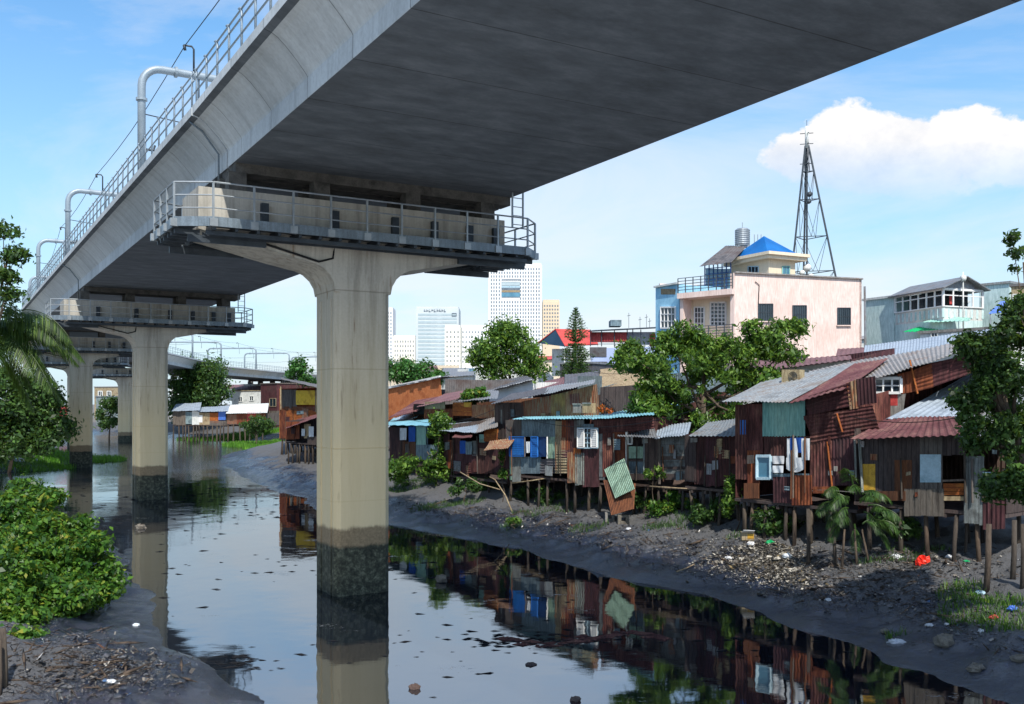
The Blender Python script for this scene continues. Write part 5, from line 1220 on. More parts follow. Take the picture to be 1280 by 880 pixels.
block('red_sheet_hut', 'red-walled hut on the left bank just left of the third column', 'hut', Fac(68, 150, 84, 148), 69, 83, 540, 507, 1.5, 'redpaint', coping='tin')

# ---- huts immediately left of the near column
FA = Fac(348, 92, 408, 86)
shack('tarp_hut', 'two-storey orange plank hut with a yellow tarp and dark roof, left of the near column', FA, [
    ('p', 351, 487, 371, 510, 'wood', 9), ('c', 370, 488, 396, 506, 'tarpyellow'), ('v', 394, 485, 410, 524, 'maroon'), ('P', 350, 508, 396, 513, 'woodbrown', 2), ('P', 357, 513, 404, 548, 'woodorange', 8), ('p', 350, 512, 358, 548, 'orangerust', 3), ('t', 395, 488, 395, 515, 'beige', .15), ('t', 351, 483, 351, 512, 'beige', .12)],
    349, 408, 548, 486, 484, depth=6, stilts=9, wall='woodorange', stilt_r=.1, backz=.2,
    roofs=[([(352, 474, 1.2), (408, 487, 1.2), (408, 482, -6), (350, 472, -6)], 'tindark', 'u', .3)])
FB = Fac(364, 82, 412, 76)
shack('maroon_canopy_hut', 'low hut with a maroon canopy and hanging laundry over stilts beside the near column', FB, [
    ('v', 357, 527, 374, 549, 'orangerust'), ('b', 380, 530, 388, 548, 'beige'), ('c', 386, 533, 392, 546, 'cloth_white'), ('c', 377, 536, 381, 545, 'cloth_white'), ('p', 384, 545, 412, 556, 'wooddark', 8)],
    358, 412, 552, 526, 524, depth=5, stilts=10, wall='wooddark', stilt_r=.09,
    roofs=[([(356, 536, .6), (398, 521, .6), (404, 516, -3), (372, 524, -3)], 'redroof', 'u', .3), ([(396, 530, .8), (414, 526, .8), (414, 516, -3), (398, 517, -3)], 'mroof', 'u', .3)])
# ------------------------------------------------------------------ trees and plants
def tree_px(name, label, Y, clumps_px, r, n, size, mat, basepx, per=6, cat='tree', spread=1.0, group=None, trunk_r=.18, **kw):
    """crown lobes given as (px, py, rx_px, ry_px); each lobe becomes a group of clumps with real depth"""
    cl = []
    for (x, y, rx, ry) in clumps_px:
        c = at(x, y, Y); k = Y/F
        cl += crown_clumps(c, rx*k, rx*k*spread, ry*k, per, r)
    xs_ = [q[0] for q in cl]; zs_ = [q[2] for q in cl]
    b = V(gx(basepx, Y), Y, 0); b.z = gz(b.x, b.y)
    return tree(name, label, cat, b, (sum(xs_)/len(xs_), Y, sum(zs_)/len(zs_)), cl, n, size, mat, trunk_r, group, **kw)
tree_px('broadleaf_tree', 'large drooping broadleaf tree in front of the pink house, in the middle of the shacks', 44.5,
        [(868, 440, 48, 36), (850, 465, 52, 30), (870, 470, 60, 40), (890, 440, 40, 30), (905, 452, 42, 30), (880, 490, 50, 26), (830, 480, 34, 16), (820, 505, 34, 9), (800, 497, 20, 7), (900, 515, 40, 22), (860, 520, 40, 22), (835, 430, 9, 14), (793, 455, 20, 7), (788, 438, 6, 12), (812, 452, 16, 10),
         (945, 415, 12, 18), (962, 432, 26, 14), (985, 410, 20, 5), (975, 440, 24, 9), (935, 470, 22, 12), (965, 475, 14, 6)],
        .42, 33000, .23, M['leaf'], 885, per=9, trunk_r=.24, limbs=14, droop=.5, asp=.42)
tree_px('round_tree', 'big round dense dark green tree on the far bank right of the second column', 172,
        [(246, 480, 30, 30), (230, 494, 24, 24), (262, 492, 20, 24), (246, 464, 22, 18), (240, 505, 30, 14)], 1.9, 16000, .55, M['leafdark'], 245, per=16, trunk_r=.5)
tree_px('green_tree', 'round-topped green tree in front of the tall white tower', 96, [(632, 440, 38, 30), (612, 452, 22, 20), (655, 452, 24, 20), (634, 420, 14, 14)], 1.1, 11000, .36, M['leaf'], 640, per=14, trunk_r=.3)
tree_px('hedge_tree', 'wide low bright green treetop just right of the near column above the orange wall', 120, [(500, 464, 20, 14), (525, 466, 24, 14), (545, 470, 12, 8)], .8, 4500, .42, M['leaffar'], 515, per=14)
tree_px('pale_tree', 'pale green feathery tree behind the yellow tarp hut', 130, [(368, 468, 14, 13), (388, 474, 14, 13), (374, 458, 9, 7)], .6, 2600, .40, M['leaffar'], 376, per=9)
tree_px('small_tree', 'small bright green tree between the orange boards and the white gable house', 62, [(598, 492, 15, 9), (584, 496, 12, 6)], .3, 1500, .24, M['leafbright'], 600, per=9, trunk_r=.1)
tree_px('bank_bush', 'low green bush on the grassy point beside the far brick-red hut', 135, [(322, 528, 18, 12), (312, 534, 14, 8), (335, 534, 12, 8)], .7, 2600, .34, M['leafdark'], 322, per=9, cat='bush', trunk_r=.1)
tree_px('far_tree', 'dark tree seen under the far piers between the third and second columns', 165, [(136, 520, 16, 16), (140, 508, 10, 10)], .9, 2000, .5, M['leafdark'], 137, per=9)
tree_px('leaning_tree', 'dark leafy tree overhanging from the right edge, in front of the shack roofs', 22.5,
        [(1262, 470, 42, 30), (1250, 520, 46, 40), (1275, 560, 40, 50), (1235, 445, 30, 16), (1268, 420, 30, 22), (1228, 545, 28, 20), (1262, 605, 30, 30), (1300, 500, 60, 90), (1215, 500, 18, 12), (1242, 470, 26, 14), (1300, 400, 40, 40), (1218, 432, 14, 8)],
        .22, 24000, .125, M['leafdark'], 1375, per=15, trunk_r=.2, limbs=16)
tree_px('overhanging_branch', 'sparse leafy branch tip at the right edge above the roofs', 21, [(1272, 300, 12, 8), (1268, 318, 12, 6), (1284, 335, 20, 10), (1276, 376, 10, 8), (1300, 310, 22, 30)], .14, 700, .12, M['leafdark'], 1360, per=6, cat='branch', trunk_r=.08)
tree_px('thin_tree', 'thin-leaved tree branch entering at the left edge above the palm', 36, [(12, 290, 16, 8), (6, 315, 14, 8), (22, 318, 8, 4), (10, 345, 12, 6), (-12, 320, 22, 40), (16, 368, 8, 4)], .35, 1300, .20, M['leafdark'], -60, per=6, trunk_r=.12)
tree_px('vine_bush', 'tall vine-covered bush climbing the low shack beside the near column', 55, [(545, 548, 12, 30), (552, 525, 8, 12), (525, 582, 30, 14), (500, 590, 16, 14), (545, 588, 18, 18)], .4, 4200, .22, M['leaf'], 545, per=9, cat='bush', trunk_r=.08)
tree_px('shrub', 'small shrub under the curtained shack', 50.5, [(582, 604, 12, 8), (572, 610, 10, 5)], .22, 900, .17, M['leafdark'], 580, per=6, cat='bush', trunk_r=.04)
tree_px('shrub', 'bright low bush beneath the board shack stilts', 40.2, [(840, 628, 18, 10), (860, 634, 18, 10), (826, 632, 10, 8)], .25, 2400, .15, M['leafbright'], 845, per=8, cat='bush', trunk_r=.04)
tree_px('shrub', 'dark bush beneath the maroon lean-to', 37.6, [(885, 636, 18, 12), (905, 632, 14, 12), (872, 642, 12, 8)], .25, 2400, .15, M['leafdark'], 890, per=8, cat='bush', trunk_r=.04)
tree_px('shrub', 'vine hanging beside the left post of the largest rust-red shack', 35.8, [(918, 615, 9, 22), (912, 630, 10, 12)], .22, 1400, .14, M['leaf'], 916, per=7, cat='vine', trunk_r=.03)
tree_px('shrub', 'small plant on the board shack ledge', 40.5, [(822, 590, 10, 8), (806, 592, 6, 5)], .16, 700, .13, M['leaf'], 818, per=5, cat='plant', trunk_r=.03)
tree_px('shrub', 'hanging vine on the blue-shutter shack left of the shutters', 48.8, [(626, 572, 5, 14), (628, 590, 4, 8)], .15, 700, .13, M['leafbright'], 627, per=6, cat='vine', trunk_r=.03)
tree_px('shrub', 'tiny plant sprouting from the mud below the blue shutters', 43.5, [(641, 652, 8, 4)], .16, 300, .14, M['leaf'], 641, per=5, cat='plant', trunk_r=.03)
tree_px('shrub', 'small clump of leaves under the blue-shutter shack floor', 47.0, [(681, 613, 8, 4)], .14, 300, .13, M['leafbright'], 681, per=5, cat='plant', trunk_r=.03)
tree_px('dark_bushes', 'dense dark shrubbery on the left bank behind the palm', 84, [(18, 520, 30, 26), (50, 530, 20, 20), (0, 540, 26, 20), (30, 500, 24, 12), (-20, 500, 30, 40), (62, 508, 10, 14), (20, 552, 34, 20), (-10, 560, 30, 20), (48, 548, 22, 16), (70, 535, 12, 12), (-10, 470, 40, 26), (22, 474, 24, 18), (46, 490, 16, 12)], 1.0, 17000, .38, M['leafdark'], 10, per=10, cat='bush')

def conifer():
    Y = 84; t = thing('conifer', 'slender tiered conifer tree rising beside the red-roofed hut', 'tree', (gx(720, Y), Y, 3))
    k = Y/F; x, zt = gx(720, Y), CAMZ+(HY-388)*k
    m = MB(); m.smooth = True; m.tube([(x, Y, 2.5), (x, Y, zt)], .16, 7, .02); m.build('trunk', M['bark'], t)
    vs = []; br = MB()
    for tier in range(26):
        u = tier/25; z = zt-u*(82*k)
        if 6 < tier < 9: pass
        L_ = (.15+2.05*u**.8)*(1 if u < .45 else random.uniform(.55, 1.1))*.92
        for a in range(7):
            an = a*2*PI/7+tier*.9; dx, dy = math.cos(an), math.sin(an)
            e = V(x+dx*L_, Y+dy*L_, z+.12*L_+(.18 if u < .5 else -.1)); s = V(x, Y, z)
            br.tube([s, e], .02, 4, .006)
            for q in range(int(8+16*u)):
                p = s.lerp(e, random.uniform(.15, 1.02)); vs.append((p.x, p.y, p.z, .10+.08*u))
    br.build('branches', M['bark'], t)
    v_, f_ = leaves(vs, 9000, .17, asp=.35, droop=.2); np_mesh('crown', v_, f_, M['leafdark'], loc=(x, Y, zt-3), parent=t)
conifer()

def frond(mb, vs, base, dirv, L_, droop, lw, n=26, ll=.5):
    """arched rib with two rows of narrow drooping leaflets"""
    base = Vector(base); d = Vector(dirv).normalized(); pts = []; p = base.copy(); dd = d.copy()
    for i in range(n+1):
        pts.append(p.copy()); p = p+dd*(L_/n); dd = (dd+V(0,0,-droop/n)).normalized()
    mb.tube(pts[::2], .03, 5, .006)
    for i in range(3, n):
        a = pts[i]; t_ = (pts[i+1]-pts[i]).normalized(); s = t_.cross(V(0,0,1)).normalized(); u = i/n
        l = ll*math.sin(PI*min(1, .18+u*.85))**.6
        for sg in (-1, 1):
            for q in (0, .45):
                a2 = a+t_*(L_/n*q); o = (s*sg*.75+t_*.55+V(0,0,-.35-random.uniform(0, .5))).normalized()
                w_ = t_*lw; e = a2+o*l*random.uniform(.8, 1.1)+V(0,0,-.12*l)
                mid = a2+o*l*.5+V(0,0,.03)
                vs += [a2-w_*.5, mid-w_, e, mid+w_]
def palm_tree():
    Y = 38; c = at(-14, 412, Y)
    t = thing('coconut_palm', 'coconut palm leaning in from the left edge with long drooping fronds', 'palm tree', (c.x-1.5, Y, gz(c.x-1.5, Y)))
    m = MB(); m.smooth = True; b = t.location; m.tube([(b.x, b.y, b.z-.4), (b.x+.3, Y, (b.z+c.z)*.4), (c.x-.2, Y, c.z-1.5), c], .19, 10, .12); m.build('trunk', M['bark'], t)
    for i, (dx, dy, dz, L_, dr) in enumerate([(1, .0, .55, 4.6, 1.9), (1, -.3, -.1, 4.3, 1.5), (.9, .3, -.5, 4.2, 1.0), (.8, -.1, .9, 4.4, 2.4), (.6, .1, -.9, 3.8, .5), (1, -.2, .75, 3.6, 1.9), (1, .5, .35, 3.9, 1.6), (1, -.5, .1, 3.5, 1.7), (1, .1, -.25, 3.7, 1.2), (.55, -.8, .2, 3.4, 2.0), (.5, .7, .8, 3.4, 2.2), (.35, -.3, 1, 3.0, 2.6), (.7, .2, -.7, 3.2, .8), (-.2, -1, .4, 3.2, 2.0), (-1, 0, .6, 3.4, 2), (-.6, .8, .5, 3.4, 2), (-.7, -.6, .2, 3.4, 1.8), (.25, -.9, -.4, 3.1, 1.0), (.9, -.1, .45, 3.4, 2.6)]):
        mb = MB(); vs = []; frond(mb, vs, c, (dx, dy, dz), L_, dr, .03, 40, 1.05)
        fr = mb.build('frond', M['palm'], t)
        o = np_mesh('leaflets', np.array([tuple(v) for v in vs]), np.arange(len(vs)).reshape(-1, 4), M['palm'], loc=tuple(parent_world(t)), parent=fr)
palm_tree()
def fan_palm():
    Y = 29.6
    t = thing('fan_palm', 'spiky green palm clump growing under the plank and rust shacks', 'palm', (gx(1072, Y), Y, gz(gx(1072, Y), Y)))
    for (x, y, ex, ey, L_) in [(1062, 625, -.8, .4, 1.2), (1062, 622, -1, .1, 1.1), (1075, 615, -.5, .9, 1.1), (1078, 618, .5, .5, 1.0), (1085, 632, 1, .1, 1.1), (1090, 650, 1, -.2, 1.0), (1080, 640, .3, -.5, 1.1), (1058, 640, -1, -.2, 1.1), (1052, 655, -.6, -.5, .9), (1098, 640, .7, .4, .9), (1095, 660, .5, -.8, .9), (1068, 655, 0, -.8, 1.0), (1040, 628, -.9, .1, 1.0), (1066, 605, -.2, 1, .8), (1048, 612, -.8, .6, .9), (1060, 635, -.9, -.1, .9), (1075, 628, .2, .9, .9), (1088, 622, .8, .5, .9), (1045, 640, -.4, .2, .8), (1100, 652, .9, .1, .8), (1078, 655, .5, .2, .9), (1060, 648, -.5, .3, .9), (1090, 640, .1, .6, .8), (1035, 622, .5, .3, .8)]:
        mb = MB(); vs = []; b = at(x, y, Y+random.uniform(-.5, .5))
        frond(mb, vs, b, (ex, random.uniform(-.6, .1), ey*.7+.35), L_*.88, 2.1, .012, 22, .40)
        fr = mb.build('frond', M['palm'], t); np_mesh('leaflets', np.array([tuple(v) for v in vs]), np.arange(len(vs)).reshape(-1, 4), M['leafdark'], loc=tuple(parent_world(t)), parent=fr)
    b = parent_world(t)
    for dx in (-.5, 0, .4): m = MB(); m.smooth = True; m.tube([(b.x+dx, Y, b.z-.3), (b.x+dx*.6-.1, Y, b.z+1.1)], .05, 6, .03); m.build('stem', M['bark'], t)
fan_palm()
def big_bush():
    """leafy thicket on the near left bank"""
    cl = []
    for (x, y, Y, rx, ry, n) in [(20, 640, 30, 40, 34, 14), (60, 670, 29, 40, 36, 16), (105, 700, 28, 34, 30, 14), (20, 700, 27, 50, 40, 16), (70, 735, 26.5, 50, 24, 14), (135, 715, 28, 18, 12, 8), (10, 760, 24, 24, 30, 10), (35, 800, 22, 10, 18, 5), (-30, 680, 28, 60, 70, 20), (95, 740, 26, 30, 16, 8), (40, 620, 32, 34, 18, 12), (85, 665, 30, 30, 22, 10), (10, 660, 30, 34, 40, 12), (10, 850, 19, 8, 16, 4), (30, 775, 24, 34, 18, 10), (85, 752, 26, 34, 14, 9), (130, 735, 27.5, 20, 12, 7), (60, 700, 27.5, 44, 30, 12), (15, 730, 25, 24, 34, 10)]:
        c = at(x, y, Y); k = Y/F; cl += crown_clumps(c, rx*k, rx*k*1.3, ry*k, int(n*1.9), .27, hollow=.05)
    cx = gx(40, 28); t = thing('leafy_bush', 'big bright green large-leaved bush spilling over the near left bank', 'bush', (cx, 28, gz(cx, 28)))
    lb = MB(); lb.smooth = True
    for q in random.sample(cl, 22):
        b = V(q[0]*.6+cx*.4, q[1]+.3, 0); b.z = gz(b.x, b.y)-.2; lb = MB(); lb.smooth = True; lb.tube([b, (b+V(*q[:3]))/2+V(0, 0, .3), V(*q[:3])], .03, 5, .01); lb.build('stem', M['bark'], t)
    v_, f_ = leaves(cl, 40000, .155, up=.6, asp=.62, droop=.25); np_mesh('foliage', v_, f_, M['leafbright'], loc=(cx, 28, 2), parent=t)
big_bush()

def grass_patch(name, label, pts, n, h, mat, kind='stuff', cat='grass'):
    """blades scattered over world ellipses (x, y, rx, ry)"""
    vs = []
    w_ = np.array([p[2]*p[3] for p in pts]); idx = RNG.choice(len(pts), n, p=w_/w_.sum())
    a = RNG.uniform(0, 2*PI, n); r = RNG.uniform(0, 1, n)**.5
    P = np.array(pts)[idx]; x = P[:, 0]+P[:, 2]*r*np.cos(a); y = P[:, 1]+P[:, 3]*r*np.sin(a); z = np.maximum(ground_z(x, y), .0)
    b = RNG.uniform(0, 2*PI, n); hh = h*RNG.uniform(.5, 1.3, n); wd = h*.09
    ln = RNG.normal(size=(n, 2))*.35*hh[:, None]
    p0 = np.stack([x-np.cos(b)*wd, y-np.sin(b)*wd, z-.03], 1); p1 = np.stack([x+np.cos(b)*wd, y+np.sin(b)*wd, z-.03], 1)
    p2 = np.stack([x+ln[:, 0]+np.cos(b)*wd*.3, y+ln[:, 1], z+hh], 1); p3 = np.stack([x+ln[:, 0]-np.cos(b)*wd*.3, y+ln[:, 1], z+hh*.96], 1)
    o = np_mesh(name, np.stack([p0, p1, p2, p3], 1).reshape(-1, 3), np.arange(4*n).reshape(-1, 4), mat, loc=(pts[0][0], pts[0][1], 0))
    return tag(o, label, cat, kind=kind)
grass_patch('bank_grass', 'bright green grass and water weeds on the left bank beside the third pier', [(-52, 93, 8, 4), (-47, 101, 6, 6), (-44.5, 88.5, 4, 3.5), (-60, 100, 8, 10), (-56, 84, 6, 4)], 22000, .42, M['grass'])
grass_patch('point_grass', 'green grass on the muddy point below the far bush', [(-33, 131, 3.5, 5), (-37, 140, 5, 6), (-46, 160, 10, 4)], 9000, .5, M['grass'])
grass_patch('mud_weeds', 'patch of low green weeds on the mud at the right edge', [(gx(1225, 24.5), 24.5, 1.0, .9), (gx(1262, 23.2), 23.2, .8, .7), (gx(1200, 26), 26, .6, .6), (gx(1122, 24.3), 24.3, .3, .2)], 1500, .16, M['leafbright'])
grass_patch('stilt_weeds', 'low weeds and roots at the mud edge beneath the middle shacks', [(gx(560, 50), 50, 2, 1), (gx(505, 56), 56, 2, 1.2), (gx(640, 44), 44, .6, .4), (gx(735, 40.5), 40.5, .9, .5), (gx(850, 38.5), 38.5, 1.6, .8), (gx(700, 46), 46, 2.5, .5), (gx(950, 35), 35, 1.2, .5), (gx(1130, 29.5), 29.5, 1.5, .4)], 4200, .17, M['leafdark'])

# ------------------------------------------------------------------ litter, rocks, posts
def rock_mesh(mb, c, r, sq=.6, seed=0):
    import bmesh
    rs = random.Random(seed); k = 8; vs = []; n1 = 5
    for j in range(n1+1):
        ph = PI*j/n1
        for i in range(k):
            th = 2*PI*i/k; q = 1+rs.uniform(-.28, .28)
            vs.append((c[0]+r*q*math.sin(ph)*math.cos(th), c[1]+r*q*.8*math.sin(ph)*math.sin(th), c[2]+r*q*sq*math.cos(ph)))
    fs = [(j*k+i, (j+1)*k+i, (j+1)*k+(i+1) % k, j*k+(i+1) % k) for j in range(n1) for i in range(k)]
    mb.add(vs, fs)
def rock(label, px, py, r, mt='stone', z=None, sq=.6, name='rock', cat='rock', group=None):
    Y = None
    for it in range(60):                       # march the pixel's ray onto the ground or the water
        Yt = 12+it*1.2; p = at(px, py, Yt)
        if p.z <= max(gz(p.x, p.y), 0): Y = Yt; break
    Yl, Yh = Y-1.2, Y
    for _ in range(14):
        Ym = (Yl+Yh)/2; p = at(px, py, Ym)
        if p.z <= max(gz(p.x, p.y), 0): Yh = Ym
        else: Yl = Ym
    p = at(px, py, Yh); m = MB(); rock_mesh(m, (p.x, p.y, p.z+r*sq*.35), r, sq, seed=int(px*7+py)); o = m.build(name, M[mt], None, loc=(p.x, p.y, p.z))
    return tag(o, label, cat, group)
def hit(px, py):
    Yl, Yh = 12, 12
    while True:
        p = at(px, py, Yh)
        if p.z <= max(gz(p.x, p.y), 0) or Yh > 300: break
        Yl = Yh; Yh += .6
    for _ in range(12):
        Ym = (Yl+Yh)/2; p = at(px, py, Ym)
        if p.z <= max(gz(p.x, p.y), 0): Yh = Ym
        else: Yl = Ym
    return at(px, py, Yh)
rock('pointed pale stone standing in the water right of the near column', 552, 727, .22, sq=.75)
rock('dark round stone in the open water at the bottom centre', 518, 861, .12, 'wooddark', sq=.7)
rock('small dark stone in the water below the pier reflection', 719, 876, .11, 'wooddark')
rock('low dark debris lump in the water beside the shack reflections', 663, 831, .13, 'wooddark', sq=.3)
rock('pale rounded lump lying in the water by the second pier', 176, 660, .28, 'stone', sq=.5)
rock('large tan stone on the black mud at lower right', 1181, 806, .26, 'stone', sq=.7)
rock('half-buried brown stone on the mud near the lower right edge', 1220, 838, .22, 'stone', sq=.5)
rock('flat stone near the right edge of the mud', 1274, 826, .2, 'stone', sq=.5)
rock('small grey stone above the big tan stone', 1106, 790, .12, 'stone', sq=.5)

def bag(label, px, py, r, mt, name='plastic_bag', cat='plastic bag', sq=.7):
    """crumpled bag: a puckered closed surface"""
    p = hit(px, py); rs = random.Random(int(px*3+py)); m = MB(); k, n1 = 14, 9; vs = []
    for j in range(n1+1):
        ph = PI*j/n1
        for i in range(k):
            th = 2*PI*i/k; q = 1+.22*math.sin(5*th+j)+rs.uniform(-.16, .16); z = math.cos(ph)
            if z > .7: q *= .8+rs.uniform(0, .5)
            vs.append((p.x+r*q*math.sin(ph)*math.cos(th), p.y+r*q*.8*math.sin(ph)*math.sin(th), p.z+r*sq*.5+r*sq*q*z))
    m.add(vs, [(j*k+i, (j+1)*k+i, (j+1)*k+(i+1) % k, j*k+(i+1) % k) for j in range(n1) for i in range(k)])
    return tag(m.build(name, M[mt], None, loc=(p.x, p.y, p.z)), label, cat)
bag('bright red plastic bag on the mud in front of the plank shack', 1153, 706, .20, 'plastic_red', sq=.8)
bag('pale pink and white bag left of the red bag', 1120, 697, .17, 'plastic_white', sq=.35)
bag('green plastic bag on top of the rubbish heap', 963, 680, .16, 'plastic_green', sq=.5)
bag('white bag on the rubbish heap left of the green bag', 938, 681, .13, 'plastic_white', sq=.5)
bag('pale crumpled bag lying left on the rubbish slope', 910, 698, .14, 'plastic_white', sq=.3)
bag('long greyish-lilac bag on the right side of the rubbish heap', 985, 697, .17, 'cloth_white', sq=.5)
bag('flat white bag near the water edge left of the big tan stone', 1120, 804, .22, 'plastic_white', sq=.25)
bag('small white bag on the wet mud below the rubbish heap', 1035, 751, .09, 'plastic_white', sq=.5)
bag('small white scrap near the top of the mud slope right of centre', 786, 662, .12, 'plastic_white', sq=.4)
bag('blue-white bag in the weeds at the right edge', 1224, 742, .13, 'paleblue', sq=.4)
bag('blue bag among the weeds at the right edge', 1266, 762, .12, 'plastic_blue', sq=.5)
bag('small orange-red scrap among the weeds at lower right', 1242, 773, .10, 'redpaint', sq=.5)
bag('white scrap left of the weeds on the wet mud', 1161, 782, .09, 'plastic_white', sq=.4)
bag('second white scrap beside the weeds, nearer the tan stone', 1184, 781, .07, 'plastic_white', sq=.4)
bag('white scrap under the weeds, farthest right of the three', 1226, 790, .07, 'plastic_white', sq=.6)
bag('small green scrap on the mud right of the red bag', 1208, 702, .09, 'plastic_green', sq=.3)
bag('white litter under the plank shack stilts right of the red bag', 1187, 697, .12, 'plastic_white', sq=.4)
bag('small lilac-pink scrap at the edge of the near left mud', 170, 782, .09, 'cloth_white', sq=.4)
bag('small white scrap on the near left mud', 138, 853, .10, 'plastic_white', sq=.3)
bag('white litter under the palm clump', 1096, 660, .06, 'plastic_white', sq=.6)
for i, (px, py, r, mt, lb) in enumerate([(14, 572, .35, 'cloth_white', 'pale litter bag on the left grass, leftmost of the heap'), (24, 577, .40, 'cloth_white', 'large white bag in the litter heap on the left grass'), (37, 573, .38, 'beige', 'beige bag on the left grass, middle of the litter heap'), (46, 577, .28, 'cloth_white', 'white bag at the right end of the litter heap on the left grass'), (28, 585, .28, 'beige', 'small beige bag lying below the litter heap on the left grass')]):
    bag(lb, px, py, r, mt, sq=.5)

def crate():
    p = hit(934, 674); t = thing('broken_box', 'broken yellow and white cardboard box at the top of the rubbish heap', 'box', p)
    m = MB(); m.box(p.x-.22, p.x+.22, p.y-.12, p.y+.15, p.z-.02, p.z+.26); m.build('carton', M['beige'], t)
    m = MB(); m.box(p.x-.02, p.x+.20, p.y-.135, p.y-.122, p.z+.04, p.z+.2); m.build('label_panel', M['yellow'], t)
    m = MB(); m.slab([p+V(-.22,-.12,.262), p+V(.22,-.12,.262), p+V(.2,-.3,.34), p+V(-.2,-.3,.36)], .012); m.build('flap', M['cloth_white'], t)
crate()
def sheet_thing(name, label, cat, q, mt, axis='u', pitch=.11):
    m = MB(); m.sheet(q, axis, pitch, .014); c = sum(q, V(0,0,0))/4; return tag(m.build(name, M[mt], None, loc=tuple(c)), label, cat)
Fs = Fac(750, 43.2, 800, 41.0)
sheet_thing('tin_sheet', 'large pale mint corrugated sheet propped at a tilt against the stilts', 'metal sheet', [Fs.pt(769, 623, .9), Fs.pt(793, 611, .9), Fs.pt(780, 573, .3), Fs.pt(755, 587, .3)], 'mint')
sheet_thing('tin_sheet', 'orange-brown rusty sheet standing on the mud below the pale mint sheet', 'metal sheet', [Fs.pt(764, 644, 1.1), Fs.pt(792, 636, 1.0), Fs.pt(794, 604, .45), Fs.pt(754, 600, .45)], 'woodbrown')
for x, y, s_, mt, lb in ((762, 646, .2, 'concrete', 'pale broken concrete block with a hole below the rusty sheet'), (779, 649, .24, 'stone', 'grey concrete lump right of the pale broken block')):
    p = hit(x, y+5); t = thing('concrete_block', lb, 'concrete block', p); m = MB()
    m.box(p.x-s_, p.x+s_, p.y-.15, p.y+.15, p.z-.05, p.z+.10); m.box(p.x-s_, p.x-s_*.4, p.y-.15, p.y+.15, p.z+.10, p.z+.26); m.box(p.x+s_*.4, p.x+s_, p.y-.15, p.y+.15, p.z+.10, p.z+.26); m.box(p.x-s_, p.x+s_, p.y-.149, p.y+.149, p.z+.26, p.z+.36); m.build('block', M[mt], t)
    for c in [t]: pass
# loose stakes and poles
def pole(label, a, b, r=.045, mt='post', name='wooden_stake', cat='stake', group=None):
    m = MB(); m.smooth = True; a = Vector(a); b = Vector(b); mid = a.lerp(b, .5)+V(.02, 0, -.01)
    m.tube([a, mid, b], r, 7, r*.8); return tag(m.build(name, M[mt], None, loc=tuple(a)), label, cat, group)
def up(px, py0, py1, dx=0, r=.06, lb='', **kw):
    p = hit(px, py1); q = at(px+dx, py0, p.y); pole(lb, p-V(0,0,.3), q, r, **kw)
up(1232, 655, 738, 4, .09, 'tallest weathered post in the mud at right below the maroon sheet')
up(1010, 636, 704, 0, .07, 'dark upright stake in front of the rust shack stilts')
up(1265, 650, 725, 3, .08, 'greyish post near the right edge under the tree')
up(1278, 655, 735, 1, .08, 'post at the very right edge under the tree')
up(1206, 640, 690, 2, .05, 'thin stake under the grey corner boards of the plank shack')
up(1045, 640, 705, -6, .06, 'leaning stake left of the palm clump')
up(5, 785, 858, -2, .07, 'thick mossy post at the lower left corner under the bush')
up(-2, 800, 868, 1, .05, 'thin post beside the thick mossy one at the left edge')
p = hit(640, 640); q = at(612, 596, p.y+1.5); m = MB(); m.smooth = True
m.tube([p+V(.05, 0, -.1), p.lerp(q, .4)+V(.12, 0, .12), p.lerp(q, .8)+V(.05, 0, .2), q], .035, 6, .02); tag(m.build('bent_pole', M['beige'], None, loc=tuple(p)), 'pale bent pole curving from the mud up to the curtained shack', 'pole')
p, q = at(575, 590, 48), at(625, 612, 47.2); m = MB(); m.smooth = True; m.tube([p, p.lerp(q, .5)-V(0, 0, .15), q], .03, 6); tag(m.build('bent_pole', M['beige'], None, loc=tuple(p)), 'pale pole sloping beneath the curtained shack floor', 'pole')
p, q = at(812, 608, 39.6), at(884, 612, 38); pole('long pale horizontal pole tied across the stilts of the board shack', p, q, .03, 'beige', 'rail_pole', 'pole')
p, q = at(640, 604, 48.2), at(682, 598, 46.5); pole('short pale horizontal pole under the blue-shutter shack', p, q, .035, 'beige', 'rail_pole', 'pole')
p, q = at(846, 716, hit(846, 716).y), at(868, 707, hit(868, 707).y); pole('thin pale stick lying at the mud edge right of centre', p+V(0,0,.04), q+V(0,0,.05), .025, 'beige', 'stick', 'stick')
p, q = hit(618, 702), hit(636, 680); pole('thin bent twig rising from the water near the shack reflections', p, at(637, 680, p.y), .022, 'post', 'stick', 'stick')

